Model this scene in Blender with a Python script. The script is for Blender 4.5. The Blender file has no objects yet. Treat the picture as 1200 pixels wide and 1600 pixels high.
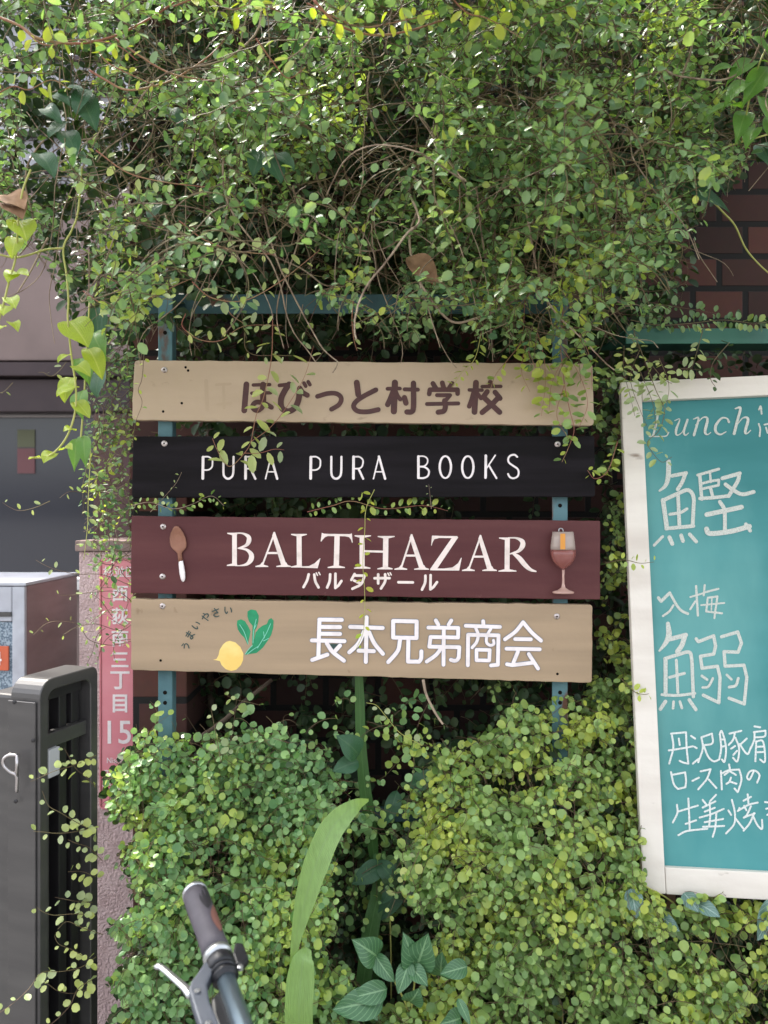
import bpy, bmesh, math, random
import numpy as np
from mathutils import Vector, Matrix
R = math.radians
rng = np.random.default_rng(7); random.seed(7)
scene = bpy.context.scene
COL = scene.collection

# ------------------------------------------------------------------ camera
F = 1202.0                      # focal length in photo pixels (1200 x 1600)
CAMZ = 1.5
cd = bpy.data.cameras.new('camera')
cam = bpy.data.objects.new('camera', cd); COL.objects.link(cam)
cam.location = (0, 0, CAMZ); cam.rotation_euler = (R(90), 0, 0)
cd.sensor_fit = 'VERTICAL'; cd.sensor_height = 36; cd.sensor_width = 36
cd.lens = 36 * F / 1600
cd.clip_start = 0.05; cd.clip_end = 500
cd.dof.use_dof = True; cd.dof.focus_distance = 1.47; cd.dof.aperture_fstop = 4.2
scene.camera = cam
# ------------------------------------------------------------------ sky, sun
SUN = Vector((-0.55, 0.55, 1.25)).normalized()      # direction to the sun: behind the wall, upper left
el = math.asin(SUN.z); az = math.atan2(SUN.x, SUN.y)
w = bpy.data.worlds.new('World'); scene.world = w; w.use_nodes = True
nt = w.node_tree; nt.nodes.clear()
out = nt.nodes.new('ShaderNodeOutputWorld'); bg = nt.nodes.new('ShaderNodeBackground')
sky = nt.nodes.new('ShaderNodeTexSky'); sky.sky_type = 'NISHITA'; sky.sun_disc = False
sky.sun_elevation = el; sky.sun_rotation = az; sky.dust_density = 4.0; sky.air_density = 1.0
hs = nt.nodes.new('ShaderNodeHueSaturation'); hs.inputs['Saturation'].default_value = 0.3
nt.links.new(sky.outputs[0], hs.inputs['Color']); nt.links.new(hs.outputs[0], bg.inputs[0])
bg.inputs[1].default_value = 0.15
nt.links.new(bg.outputs[0], out.inputs[0])
sl = bpy.data.lights.new('sun', 'SUN'); sl.energy = 2.2; sl.angle = R(2.5); sl.color = (1, .95, .86)
so = bpy.data.objects.new('sun', sl); COL.objects.link(so)
so.rotation_euler = SUN.to_track_quat('Z', 'Y').to_euler(); so.location = (-3, 3, 8)
vs = scene.view_settings
vs.view_transform = 'Standard'; vs.look = 'None'; vs.gamma = 1; vs.exposure = 2.35
scene.cycles.max_bounces = 7; scene.cycles.diffuse_bounces = 4; scene.cycles.transparent_max_bounces = 12
scene.cycles.caustics_reflective = False; scene.cycles.caustics_refractive = False

# ------------------------------------------------------------------ helpers
def P(px, py, d):
    return Vector(((px - 600) * d / F, d, CAMZ - (py - 800) * d / F))

def srgb(r, g, b):
    f = lambda c: (c / 255 / 12.92) if c / 255 <= .04045 else ((c / 255 + .055) / 1.055) ** 2.4
    return (f(r), f(g), f(b), 1)

def link(o, parent=None):
    COL.objects.link(o)
    if parent is not None: o.parent = parent
    return o

def meshobj(name, verts, faces, mat, parent=None, smooth=False):
    """verts in WORLD coordinates; parents (Empties) sit unrotated so subtract their location."""
    me = bpy.data.meshes.new(name)
    off = parent_off(parent)
    me.from_pydata([tuple(Vector(v) - off) for v in verts], [], faces)
    if mat: me.materials.append(mat)
    if smooth:
        for p in me.polygons: p.use_smooth = True
    me.update()
    o = bpy.data.objects.new(name, me)
    return link(o, parent)

def parent_off(parent):
    off = Vector((0, 0, 0))
    while parent is not None:
        off += parent.location; parent = parent.parent
    return off

def bmobj(name, bm, mat, parent=None, smooth=False, bevel=0.0, seg=2):
    bmesh.ops.recalc_face_normals(bm, faces=bm.faces[:])
    if bevel:
        es = [e for e in bm.edges if len(e.link_faces) == 2 and e.calc_face_angle(0) > 0.6]
        bmesh.ops.bevel(bm, geom=es, offset=bevel, segments=seg, affect='EDGES', profile=.6, clamp_overlap=True)
    bmesh.ops.translate(bm, verts=bm.verts[:], vec=-parent_off(parent))
    me = bpy.data.meshes.new(name); bm.to_mesh(me); bm.free()
    if mat: me.materials.append(mat)
    if smooth:
        for p in me.polygons: p.use_smooth = True
    o = bpy.data.objects.new(name, me)
    return link(o, parent)

def thing(name, loc, label, cat, group=None):
    o = bpy.data.objects.new(name, None); o.empty_display_size = .05
    o.location = loc; link(o); tag(o, label, cat, group); return o

def tag(o, label=None, cat=None, group=None, kind=None):
    if label: o['label'] = label
    if cat: o['category'] = cat
    if group: o['group'] = group
    if kind: o['kind'] = kind
    return o

def box(bm, lo, hi, M=None):
    x0, y0, z0 = lo; x1, y1, z1 = hi
    vs_ = [Vector(v) for v in ((x0,y0,z0),(x1,y0,z0),(x1,y1,z0),(x0,y1,z0),(x0,y0,z1),(x1,y0,z1),(x1,y1,z1),(x0,y1,z1))]
    if M is not None: vs_ = [M @ v for v in vs_]
    b = [bm.verts.new(v) for v in vs_]
    for f in ((0,3,2,1),(4,5,6,7),(0,1,5,4),(1,2,6,5),(2,3,7,6),(3,0,4,7)): bm.faces.new([b[i] for i in f])

def catmull(pts, n=6):
    pts = [Vector(p) for p in pts]
    if len(pts) < 3: return pts
    out_ = []
    e = [pts[0] * 2 - pts[1]] + pts + [pts[-1] * 2 - pts[-2]]
    for i in range(1, len(e) - 2):
        p0, p1, p2, p3 = e[i-1:i+3]
        for k in range(n):
            t = k / n
            out_.append(.5 * ((2*p1) + (p2-p0)*t + (2*p0-5*p1+4*p2-p3)*t*t + (3*p1-p0-3*p2+p3)*t**3))
    out_.append(pts[-1]); return out_

def tube(bm, pts, rad, n=8, cap=True, flat=1.0):
    pts = [Vector(p) for p in pts]
    rad = [float(q) for q in rad] if hasattr(rad, "__len__") else [rad] * len(pts)
    rings = []; up = Vector((0.13, 0.3, 1)).normalized()
    for i, p in enumerate(pts):
        t = (pts[min(i+1, len(pts)-1)] - pts[max(i-1, 0)])
        t = t.normalized() if t.length > 1e-9 else Vector((0, 0, 1))
        a = t.cross(up)
        if a.length < .05: a = t.cross(Vector((1, 0, 0)))
        a.normalize(); b = a.cross(t); up = b
        rings.append([bm.verts.new(p + rad[i] * (math.cos(2*math.pi*k/n) * a + flat * math.sin(2*math.pi*k/n) * b)) for k in range(n)])
    for r0, r1 in zip(rings, rings[1:]):
        for k in range(n): bm.faces.new((r0[k], r0[(k+1) % n], r1[(k+1) % n], r1[k]))
    if cap:
        bm.faces.new(rings[0][::-1]); bm.faces.new(rings[-1])

def lathe(bm, prof, M, n=20, flat=1.0):
    """prof: (radius, z); M places it; local y squashed by flat"""
    rings = []
    for r, z in prof:
        rings.append([bm.verts.new(M @ Vector((r*math.cos(2*math.pi*k/n), r*math.sin(2*math.pi*k/n)*flat, z))) for k in range(n)])
    for r0, r1 in zip(rings, rings[1:]):
        for k in range(n): bm.faces.new((r0[k], r0[(k+1) % n], r1[(k+1) % n], r1[k]))
    bm.faces.new(rings[0][::-1]); bm.faces.new(rings[-1])

def extrude_outline(bm, pts, depth_vec):
    a = [bm.verts.new(p) for p in pts]; b = [bm.verts.new(Vector(p) + depth_vec) for p in pts]
    bm.faces.new(a); bm.faces.new(b[::-1])
    n = len(a)
    for i in range(n): bm.faces.new((a[i], b[i], b[(i+1) % n], a[(i+1) % n]))

# ------------------------------------------------------------------ materials
def mat(name, base, rough=.6, spec=.4, metal=0, noise=None, bump=None, stain=None):
    """noise=(scale, colour2, lo, hi); bump=(scale, strength); stain=(scale, colour, lo, hi)"""
    m = bpy.data.materials.new(name); m.use_nodes = True
    t = m.node_tree; b = t.nodes['Principled BSDF']
    b.inputs['Roughness'].default_value = rough; b.inputs['Specular IOR Level'].default_value = spec
    b.inputs['Metallic'].default_value = metal; b.inputs['Base Color'].default_value = base
    tc = t.nodes.new('ShaderNodeTexCoord'); cur = None
    for spec_ in (noise, stain):
        if not spec_: continue
        sc, c2, lo, hi = spec_[:4]
        n = t.nodes.new('ShaderNodeTexNoise'); n.inputs['Detail'].default_value = 6
        mp = t.nodes.new('ShaderNodeMapping')
        mp.inputs['Scale'].default_value = sc if hasattr(sc, '__len__') else (sc, sc, sc)
        mp.inputs['Location'].default_value = (random.random()*9, random.random()*9, random.random()*9)
        t.links.new(tc.outputs['Object'], mp.inputs[0]); t.links.new(mp.outputs[0], n.inputs['Vector'])
        n.inputs['Scale'].default_value = 1
        mr = t.nodes.new('ShaderNodeMapRange'); mr.inputs[1].default_value = lo; mr.inputs[2].default_value = hi
        t.links.new(n.outputs['Fac'], mr.inputs[0])
        mx = t.nodes.new('ShaderNodeMix'); mx.data_type = 'RGBA'
        t.links.new(mr.outputs[0], mx.inputs[0])
        if cur is None: mx.inputs[6].default_value = base
        else: t.links.new(cur, mx.inputs[6])
        mx.inputs[7].default_value = c2; cur = mx.outputs[2]
    if cur is not None: t.links.new(cur, b.inputs['Base Color'])
    if bump:
        n = t.nodes.new('ShaderNodeTexNoise'); n.inputs['Detail'].default_value = 5
        n.inputs['Scale'].default_value = bump[0]; t.links.new(tc.outputs['Object'], n.inputs['Vector'])
        bp = t.nodes.new('ShaderNodeBump'); bp.inputs['Strength'].default_value = bump[1]; bp.inputs['Distance'].default_value = bump[2] if len(bump) > 2 else .004
        t.links.new(n.outputs['Fac'], bp.inputs['Height']); t.links.new(bp.outputs[0], b.inputs['Normal'])
    return m

def leafmat(name, c1, c2, c3, clump=6.0, trans=.35, rough=.42, young=.62):
    """c1/c2 vary leaf by leaf, c3 (young growth) comes in clumps"""
    m = bpy.data.materials.new(name); m.use_nodes = True
    t = m.node_tree; b = t.nodes['Principled BSDF']; o = t.nodes['Material Output']
    g = t.nodes.new('ShaderNodeNewGeometry')
    mx = t.nodes.new('ShaderNodeMix'); mx.data_type = 'RGBA'
    mx.inputs[6].default_value = (*c1, 1); mx.inputs[7].default_value = (*c2, 1)
    t.links.new(g.outputs['Random Per Island'], mx.inputs[0])
    tc = t.nodes.new('ShaderNodeTexCoord'); n = t.nodes.new('ShaderNodeTexNoise')
    n.inputs['Scale'].default_value = clump; n.inputs['Detail'].default_value = 3
    t.links.new(tc.outputs['Object'], n.inputs['Vector'])
    # noise + random per leaf decides which leaves are young
    ad = t.nodes.new('ShaderNodeMath'); ad.operation = 'MULTIPLY_ADD'
    wn = t.nodes.new('ShaderNodeTexWhiteNoise'); wn.noise_dimensions = '1D'
    t.links.new(g.outputs['Random Per Island'], wn.inputs['W'])
    t.links.new(wn.outputs['Value'], ad.inputs[0]); ad.inputs[1].default_value = .3
    t.links.new(n.outputs['Fac'], ad.inputs[2])
    mr = t.nodes.new('ShaderNodeMapRange'); mr.inputs[1].default_value = young; mr.inputs[2].default_value = young + .22
    t.links.new(ad.outputs[0], mr.inputs[0])
    m2 = t.nodes.new('ShaderNodeMix'); m2.data_type = 'RGBA'; m2.inputs[7].default_value = (*c3, 1)
    t.links.new(mr.outputs[0], m2.inputs[0]); t.links.new(mx.outputs[2], m2.inputs[6])
    t.links.new(m2.outputs[2], b.inputs['Base Color'])
    b.inputs['Roughness'].default_value = rough; b.inputs['Specular IOR Level'].default_value = .38
    tr = t.nodes.new('ShaderNodeBsdfTranslucent')
    tint = t.nodes.new('ShaderNodeMix'); tint.data_type = 'RGBA'; tint.blend_type = 'MULTIPLY'; tint.inputs[0].default_value = 1
    t.links.new(m2.outputs[2], tint.inputs[6]); tint.inputs[7].default_value = (1.35, 1.5, .6, 1)
    t.links.new(tint.outputs[2], tr.inputs[0])
    ms = t.nodes.new('ShaderNodeMixShader'); ms.inputs[0].default_value = trans
    t.links.new(b.outputs[0], ms.inputs[1]); t.links.new(tr.outputs[0], ms.inputs[2])
    t.links.new(ms.outputs[0], o.inputs[0])
    return m

def veinmat(name, c1, cv, trans=.2, rough=.35, side=26):
    m = bpy.data.materials.new(name); m.use_nodes = True
    t = m.node_tree; b = t.nodes['Principled BSDF']; o = t.nodes['Material Output']
    uv = t.nodes.new('ShaderNodeUVMap'); uv.uv_map = 'uv'
    sp = t.nodes.new('ShaderNodeSeparateXYZ'); t.links.new(uv.outputs[0], sp.inputs[0])
    def mth(op, a, b_=None, c=None):
        n = t.nodes.new('ShaderNodeMath'); n.operation = op
        for i, v in enumerate((a, b_, c)):
            if v is None: continue
            if isinstance(v, (int, float)): n.inputs[i].default_value = v
            else: t.links.new(v, n.inputs[i])
        return n.outputs[0]
    av = mth('ABSOLUTE', mth('SUBTRACT', sp.outputs[1], .5))
    mid = mth('LESS_THAN', av, .035)
    ph = mth('SINE', mth('MULTIPLY', mth('SUBTRACT', sp.outputs[0], mth('MULTIPLY', av, .8)), side * 2))
    sv = mth('MULTIPLY', mth('GREATER_THAN', ph, .86), .55)
    fac = mth('MAXIMUM', mid, sv) if side else mth('MULTIPLY', mid, .5)
    g = t.nodes.new('ShaderNodeTexNoise'); g.inputs['Scale'].default_value = 30
    if side == 0:
        bp = t.nodes.new('ShaderNodeBump'); bp.inputs['Strength'].default_value = .35; bp.inputs['Distance'].default_value = .002
        t.links.new(mth('SINE', mth('MULTIPLY', sp.outputs[1], 95)), bp.inputs['Height']); t.links.new(bp.outputs[0], b.inputs['Normal'])
    mx0 = t.nodes.new('ShaderNodeMix'); mx0.data_type = 'RGBA'
    t.links.new(g.outputs['Fac'], mx0.inputs[0]); mx0.inputs[6].default_value = (*[c*.75 for c in c1], 1); mx0.inputs[7].default_value = (*[c*1.25 for c in c1], 1)
    mx = t.nodes.new('ShaderNodeMix'); mx.data_type = 'RGBA'
    t.links.new(fac, mx.inputs[0]); t.links.new(mx0.outputs[2], mx.inputs[6]); mx.inputs[7].default_value = (*cv, 1)
    t.links.new(mx.outputs[2], b.inputs['Base Color']); b.inputs['Roughness'].default_value = rough
    tr = t.nodes.new('ShaderNodeBsdfTranslucent')
    tint = t.nodes.new('ShaderNodeMix'); tint.data_type = 'RGBA'; tint.blend_type = 'MULTIPLY'; tint.inputs[0].default_value = 1
    t.links.new(mx.outputs[2], tint.inputs[6]); tint.inputs[7].default_value = (1.7, 1.6, .5, 1)
    t.links.new(tint.outputs[2], tr.inputs[0])
    ms = t.nodes.new('ShaderNodeMixShader'); ms.inputs[0].default_value = trans
    t.links.new(b.outputs[0], ms.inputs[1]); t.links.new(tr.outputs[0], ms.inputs[2]); t.links.new(ms.outputs[0], o.inputs[0])
    return m

def chalkmat(name, col, cover=.5):
    m = bpy.data.materials.new(name); m.use_nodes = True
    t = m.node_tree; b = t.nodes['Principled BSDF']; o = t.nodes['Material Output']
    b.inputs['Base Color'].default_value = col; b.inputs['Roughness'].default_value = .95; b.inputs['Specular IOR Level'].default_value = .05
    tc = t.nodes.new('ShaderNodeTexCoord')
    n = t.nodes.new('ShaderNodeTexNoise'); n.inputs['Scale'].default_value = 800; n.inputs['Detail'].default_value = 4
    t.links.new(tc.outputs['Object'], n.inputs['Vector'])
    mr = t.nodes.new('ShaderNodeMapRange'); mr.inputs[1].default_value = cover - .16; mr.inputs[2].default_value = cover + .1
    mr.inputs[3].default_value = .5; mr.inputs[4].default_value = 1
    t.links.new(n.outputs['Fac'], mr.inputs[0]); t.links.new(mr.outputs[0], b.inputs['Alpha'])
    return m

M = {}
M['board_beige'] = mat('beige sign paint', srgb(184,162,138), .55, .35, noise=((3,3,14), srgb(168,147,123), .3, .75), stain=((14,14,30), srgb(98,80,66), .66, .8), bump=(60,.15))
M['board_black'] = mat('black sign paint', srgb(17,14,16), .6, .1, noise=((3,3,40), srgb(29,25,29), .4, .7), stain=(40, srgb(110,100,100), .74, .82), bump=(70,.15))
M['board_maroon'] = mat('maroon sign paint', srgb(78,38,40), .5, .25, noise=((3,3,34), srgb(88,48,48), .35, .7), stain=(22, srgb(128,92,90), .71, .84), bump=(60,.15))
M['board_tan'] = mat('tan sign paint', srgb(163,140,114), .55, .35, noise=((3,3,40), srgb(150,129,105), .35, .7), stain=(24, srgb(110,85,60), .7, .82), bump=(60,.15))
M['let_brown'] = mat('dark brown paint', srgb(74,38,34), .5, .4, noise=(60, srgb(60,30,28), .4, .7))
M['let_ghost'] = mat('faded paint', srgb(170,149,125), .6, .3)
M['let_white'] = mat('white paint', srgb(232,222,222), .5, .4, noise=(50, srgb(215,205,205), .45, .75))
M['let_offwhite'] = mat('ivory paint', srgb(228,212,205), .5, .4, noise=(60, srgb(205,190,182), .5, .75))
M['let_halo'] = mat('blue grey outline paint', srgb(112,122,136), .5, .4)
M['let_dark'] = mat('dark green paint', srgb(44,66,64), .5, .4)
M['turnip'] = mat('turnip yellow paint', srgb(226,190,104), .5, .4, noise=((14,14,20), srgb(238,214,140), .4, .65))
M['turnip_green'] = mat('leaf green paint', srgb(28,138,92), .5, .4, noise=(40, srgb(20,118,80), .4, .7))
M['turnip_light'] = mat('pale green paint', srgb(120,196,170), .5, .4)
M['screw'] = mat('screw steel', srgb(190,180,178), .35, .5, .8, noise=(300, srgb(120,100,90), .5, .7))
M['hole'] = mat('dark hole', srgb(24,20,18), .9, .1)
M['teal_steel'] = mat('flaking turquoise paint', srgb(88,122,128), .6, .3, noise=(10, srgb(62,92,98), .4, .7), stain=((30,30,12), srgb(96,66,52), .56, .66), bump=(80,.4))
M['rail_shaded'] = mat('shaded teal rail paint', srgb(58,84,88), .65, .25, noise=(12, srgb(44,66,70), .4, .7), stain=((12,30,30), srgb(96,66,52), .6, .7), bump=(80,.4))  # darker than the posts: the vine's shade is put into the teal
M['green_steel'] = mat('dark green steel', srgb(52,104,88), .5, .4, noise=(12, srgb(40,84,74), .4, .7), stain=(30, srgb(120,140,130), .68, .8))
M['stem'] = mat('vine stem', (.11,.065,.04,1), .6, .3, noise=(14, (.16,.13,.06,1), .4, .65))
M['stem_red'] = mat('red vine stem', (.28,.10,.07,1), .55, .3, noise=(14, (.30,.19,.10,1), .4, .65))
M['stem_green'] = mat('green yellow stem', (.36,.36,.10,1), .5, .3)
M['twig'] = mat('grey twig', srgb(160,142,122), .8, .2, noise=(40, srgb(110,92,78), .4, .65))
M['twig_dark'] = mat('dark woody stem', srgb(84,72,62), .85, .2, noise=(40, srgb(56,46,40), .4, .65))
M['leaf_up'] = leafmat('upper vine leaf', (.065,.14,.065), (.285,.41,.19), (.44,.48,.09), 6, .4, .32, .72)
M['leaf_in'] = leafmat('shaded inner vine leaf', (.022,.045,.02), (.05,.09,.035), (.08,.12,.04), 5, .25, .5, .7)  # dark copy of the vine leaf, hollow's shade put into its colour
M['leaf_low'] = leafmat('lower bush leaf', (.12,.21,.06), (.31,.45,.15), (.43,.49,.09), 7, .28, .36, .62)
M['leaf_low_left'] = leafmat('lower left bush leaf', (.095,.21,.08), (.28,.44,.17), (.40,.49,.10), 7, .28, .36, .66)
M['leaf_pale'] = leafmat('pale strand leaf', (.26,.33,.16), (.38,.43,.24), (.46,.50,.16), 6, .3, .35, .6)
M['leaf_lime'] = leafmat('lime leaf', (.34,.45,.05), (.44,.5,.08), (.55,.55,.08), 8, .45, .4, .55)
M['leaf_bright'] = veinmat('bright pointed leaf', (.14,.30,.06), (.25,.4,.12), .4, .35, 0)
M['leaf_dark'] = veinmat('dark broad leaf', (.045,.12,.06), (.10,.18,.10), .25, .35, 0)
M['leaf_vein'] = veinmat('veined broad leaf', (.05,.135,.055), (.17,.30,.15), .15, .38, 22)
M['leaf_grey'] = veinmat('grey green veined leaf', (.11,.2,.17), (.3,.4,.36), .1, .4, 20)
M['leaf_limebig'] = veinmat('lime heart leaf', (.36,.46,.06), (.55,.6,.2), .5, .4, 0)
M['leaf_dead'] = mat('dead leaf', srgb(150,118,92), .8, .2, noise=(40, srgb(110,82,62), .4, .7))
M['strap'] = veinmat('strap leaf', (.25,.40,.13), (.25,.38,.15), .35, .32, 0)
M['strap_dark'] = veinmat('strap leaf older', (.07,.165,.045), (.12,.24,.08), .3, .35, 0)
M['stucco'] = mat('pink stucco', srgb(216,190,188), .9, .2, noise=(30, srgb(200,172,170), .4, .7), bump=(170, 1.0, .012))
M['cap'] = mat('grey brown cap stone', srgb(150,130,124), .85, .2, noise=(50, srgb(110,94,90), .4, .7), bump=(120,.5))
M['plate'] = mat('faded red enamel', srgb(206,122,132), .35, .5, noise=((6,6,14), srgb(212,136,144), .4, .7))
M['plate_edge'] = mat('pink plate rim', srgb(210,130,138), .35, .5)
M['gate'] = mat('dark bronze aluminium', srgb(72,70,70), .38, .5, .35, noise=((4,4,30), srgb(82,80,79), .4, .7))
M['gate_dark'] = mat('black gate bar', srgb(40,38,40), .4, .5, .3)
M['grey_plastic'] = mat('light grey latch', srgb(168,168,172), .45, .4)
M['chrome'] = mat('zinc hook', srgb(170,165,165), .3, .5, .9)
M['box_white'] = mat('painted grey steel', srgb(176,178,186), .5, .4, noise=(20, srgb(160,160,168), .4, .7))
M['box_pink'] = mat('brown pink steel side', srgb(140,112,112), .55, .35, noise=((6,6,20), srgb(120,92,92), .4, .7))
M['granular'] = mat('blue grey granite', srgb(150,162,172), .8, .3, noise=(260, srgb(92,106,120), .42, .58))
M['orange'] = mat('orange number plate', srgb(190,92,62), .45, .4)
M['facade'] = mat('mauve brown facade', srgb(132,116,112), .85, .2, noise=(3, srgb(120,106,102), .4, .7), bump=(90,.2))
M['facade_dark'] = mat('dark brown cladding', srgb(66,54,56), .6, .3, noise=(6, srgb(58,48,50), .4, .7))
M['facade_light'] = mat('pale siding', srgb(168,168,172), .8, .2, noise=(4, srgb(140,140,146), .4, .7))
M['column'] = mat('brown pillar paint', srgb(92,72,70), .75, .2, noise=(7, srgb(80,62,62), .4, .7))
M['sill'] = mat('white sill', srgb(205,202,200), .6, .3)
M['poster_y'] = mat('olive poster', srgb(96,98,78), .7, .2)
M['poster_r'] = mat('red poster', srgb(112,78,80), .7, .2)
M['paving'] = mat('pavement', (.16,.155,.15,1), .9, .2, noise=(8, (.12,.118,.115,1), .4, .7), bump=(200,.4))
M['frame_white'] = mat('weathered white wood', srgb(216,208,198), .7, .25, noise=((4,4,22), srgb(200,190,180), .4, .7), stain=((16,16,50), srgb(130,112,98), .68, .8), bump=(50,.25))
M['frame_side'] = mat('bare wood side', srgb(120,92,76), .8, .2, noise=(20, srgb(90,66,54), .4, .7))
M['chalkboard'] = mat('teal chalkboard', srgb(46,112,113), .6, .3, noise=((1.6,1.6,7), srgb(74,140,141), .3, .75), stain=((5,5,2), srgb(108,162,158), .48, .85))
M['chalk'] = chalkmat('white chalk', srgb(196,198,190), .45)
M['chalk_thin'] = chalkmat('thin chalk', srgb(214,218,214), .45)
M['rubber'] = mat('grey rubber grip', srgb(70,66,72), .6, .35, noise=(60, srgb(76,72,78), .4, .7))
M['rubber_dark'] = mat('dark grip rubber', srgb(40,38,42), .6, .35)
M['rubber_orange'] = mat('orange brown grip patch', srgb(112,76,68), .6, .3)
M['alu'] = mat('anodised blue grey aluminium', srgb(122,138,148), .32, .5, .85)
M['alu_bright'] = mat('bright aluminium', srgb(178,180,182), .34, .5, .9)
M['brake_grey'] = mat('grey cast brake body', srgb(74,78,86), .5, .4, .15)
M['black_plastic'] = mat('black plastic', srgb(26,26,30), .4, .4)
M['bike_paint'] = mat('dark grey frame paint', srgb(60,64,72), .35, .5, .3)
M['tyre'] = mat('tyre rubber', srgb(34,34,36), .8, .2)
M['wood_spoon'] = mat('spoon wood', srgb(140,98,80), .6, .3, noise=((30,30,8), srgb(120,80,62), .4, .7))
M['spoon_white'] = mat('white dipped handle', srgb(232,224,224), .4, .4)

def glassmat(name, col, rough, alpha):
    m = mat(name, col, rough, .6); m.node_tree.nodes['Principled BSDF'].inputs['Alpha'].default_value = alpha
    return m
M['glass_clear'] = glassmat('smoky glass', srgb(196,178,168), .08, .55)
M['glass_wine'] = glassmat('pink wine glass', srgb(150,92,86), .08, .72)
M['glass_stem'] = glassmat('glass stem', srgb(196,158,146), .1, .75)
M['amber'] = mat('amber reflection', srgb(206,140,60), .5, .4)
def winmat():
    m = mat('window glass', srgb(56,57,64), .08, .5)
    return m
M['window'] = winmat()

def brickmat():
    m = bpy.data.materials.new('brick'); m.use_nodes = True
    t = m.node_tree; b = t.nodes['Principled BSDF']
    tc = t.nodes.new('ShaderNodeTexCoord'); mp = t.nodes.new('ShaderNodeMapping')
    mp.inputs['Rotation'].default_value = (R(90), 0, 0)
    t.links.new(tc.outputs['Object'], mp.inputs[0])
    br = t.nodes.new('ShaderNodeTexBrick'); t.links.new(mp.outputs[0], br.inputs['Vector'])
    br.inputs['Scale'].default_value = 1; br.inputs['Brick Width'].default_value = .135; br.inputs['Row Height'].default_value = .083
    br.inputs['Mortar Size'].default_value = .0085; br.inputs['Mortar Smooth'].default_value = .2; br.inputs['Bias'].default_value = 0
    br.inputs['Color1'].default_value = srgb(92,55,47); br.inputs['Color2'].default_value = srgb(52,34,31); br.inputs['Mortar'].default_value = srgb(24,21,20)
    n = t.nodes.new('ShaderNodeTexNoise'); n.inputs['Scale'].default_value = 40; n.inputs['Detail'].default_value = 6
    t.links.new(tc.outputs['Object'], n.inputs['Vector'])
    mx = t.nodes.new('ShaderNodeMix'); mx.data_type = 'RGBA'; mx.blend_type = 'MULTIPLY'; mx.inputs[0].default_value = .6
    t.links.new(br.outputs['Color'], mx.inputs[6]); t.links.new(n.outputs['Color'], mx.inputs[7])
    hsn = t.nodes.new('ShaderNodeMix'); hsn.data_type = 'RGBA'; hsn.inputs[0].default_value = .5
    t.links.new(mx.outputs[2], hsn.inputs[6]); t.links.new(br.outputs['Color'], hsn.inputs[7])
    t.links.new(hsn.outputs[2], b.inputs['Base Color']); b.inputs['Roughness'].default_value = .9
    bp = t.nodes.new('ShaderNodeBump'); bp.inputs['Strength'].default_value = .8; bp.inputs['Distance'].default_value = .006; bp.invert = True
    t.links.new(br.outputs['Fac'], bp.inputs['Height']); t.links.new(bp.outputs[0], b.inputs['Normal'])
    return m
M['brick'] = brickmat()

# ------------------------------------------------------------------ ground
g = meshobj('pavement', [(-150,-150,0),(150,-150,0),(150,150,0),(-150,150,0)], [(0,1,2,3)], M['paving'])
tag(g, 'grey paved ground in front of the vine covered wall', 'pavement', kind='structure')

# ------------------------------------------------------------------ brick wall behind the signs
WY = 1.98
bw = thing('brick_wall', (1.2, WY, 0), 'dark red brick wall behind the vines and signs', 'wall')
bm = bmesh.new(); box(bm, (-.655, WY, 0), (3.2, WY + .24, 3.0)); bmobj('masonry', bm, M['brick'], bw)
bm = bmesh.new(); box(bm, (P(207, 0, 1.72).x, 1.72, 0), (P(292, 0, 1.72).x, WY - .002, 1.62)); bmobj('pier', bm, M['brick'], bw, bevel=.003)

# ------------------------------------------------------------------ building beyond the gate
BY = 3.6
def bpx(px, py, d=BY): return P(px, py, d)
bld = thing('neighbouring_building', (bpx(60, 900).x, BY, 0), 'mauve brown building with dark window band behind the gate pillar', 'building')
def facade_box(name, px0, py0, px1, py1, m, dy0=0.0, dy1=.3, parent=None, bev=.004):
    a = P(px0, py0, BY); b = P(px1, py1, BY); bm = bmesh.new()
    box(bm, (min(a.x,b.x), BY - dy0, max(0, min(a.z,b.z))), (max(a.x,b.x), BY + dy1, max(a.z,b.z)))
    return bmobj(name, bm, m, parent or bld, bevel=bev)
facade_box('wall', -1100, 290, 420, 563, M['facade'])
facade_box('upper_siding', -1100, -330, 420, 283, M['facade_light'], -.03, .3)
for yy in (24, 86, 138, 205, 262):
    facade_box('siding_groove', -1100, yy, 420, yy + 8, M['facade_dark'], -.022, 0)
facade_box('roof_edge', -1120, -352, 440, -334, M['facade_dark'], .25, .3)
facade_box('lintel', -1100, 569, 420, 590, M['facade_dark'], .05, .3)
facade_box('lintel', -1100, 594, 420, 644, M['facade_dark'], .02, .3)
facade_box('column', 150, 648, 420, 1600, M['column'], .03, .3)
win = facade_box('window', -1100, 648, 149, 905, M['window'], -.10, .14)
for px in (-330,):
    facade_box('mullion', px, 648, px + 14, 905, M['facade_dark'], -.04, .09, parent=win)
facade_box('sill', -1100, 908, 149, 920, M['sill'], .06, .3)
facade_box('wall', -1100, 922, 149, 2200, M['facade'], 0, .3)
# posters inside, seen on the pane
facade_box('poster', 12, 668, 40, 696, M['poster_y'], -.094, -.1005 + .2, bev=0)
facade_box('poster', 12, 698, 40, 738, M['poster_r'], -.094, -.1005 + .2, bev=0)

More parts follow.
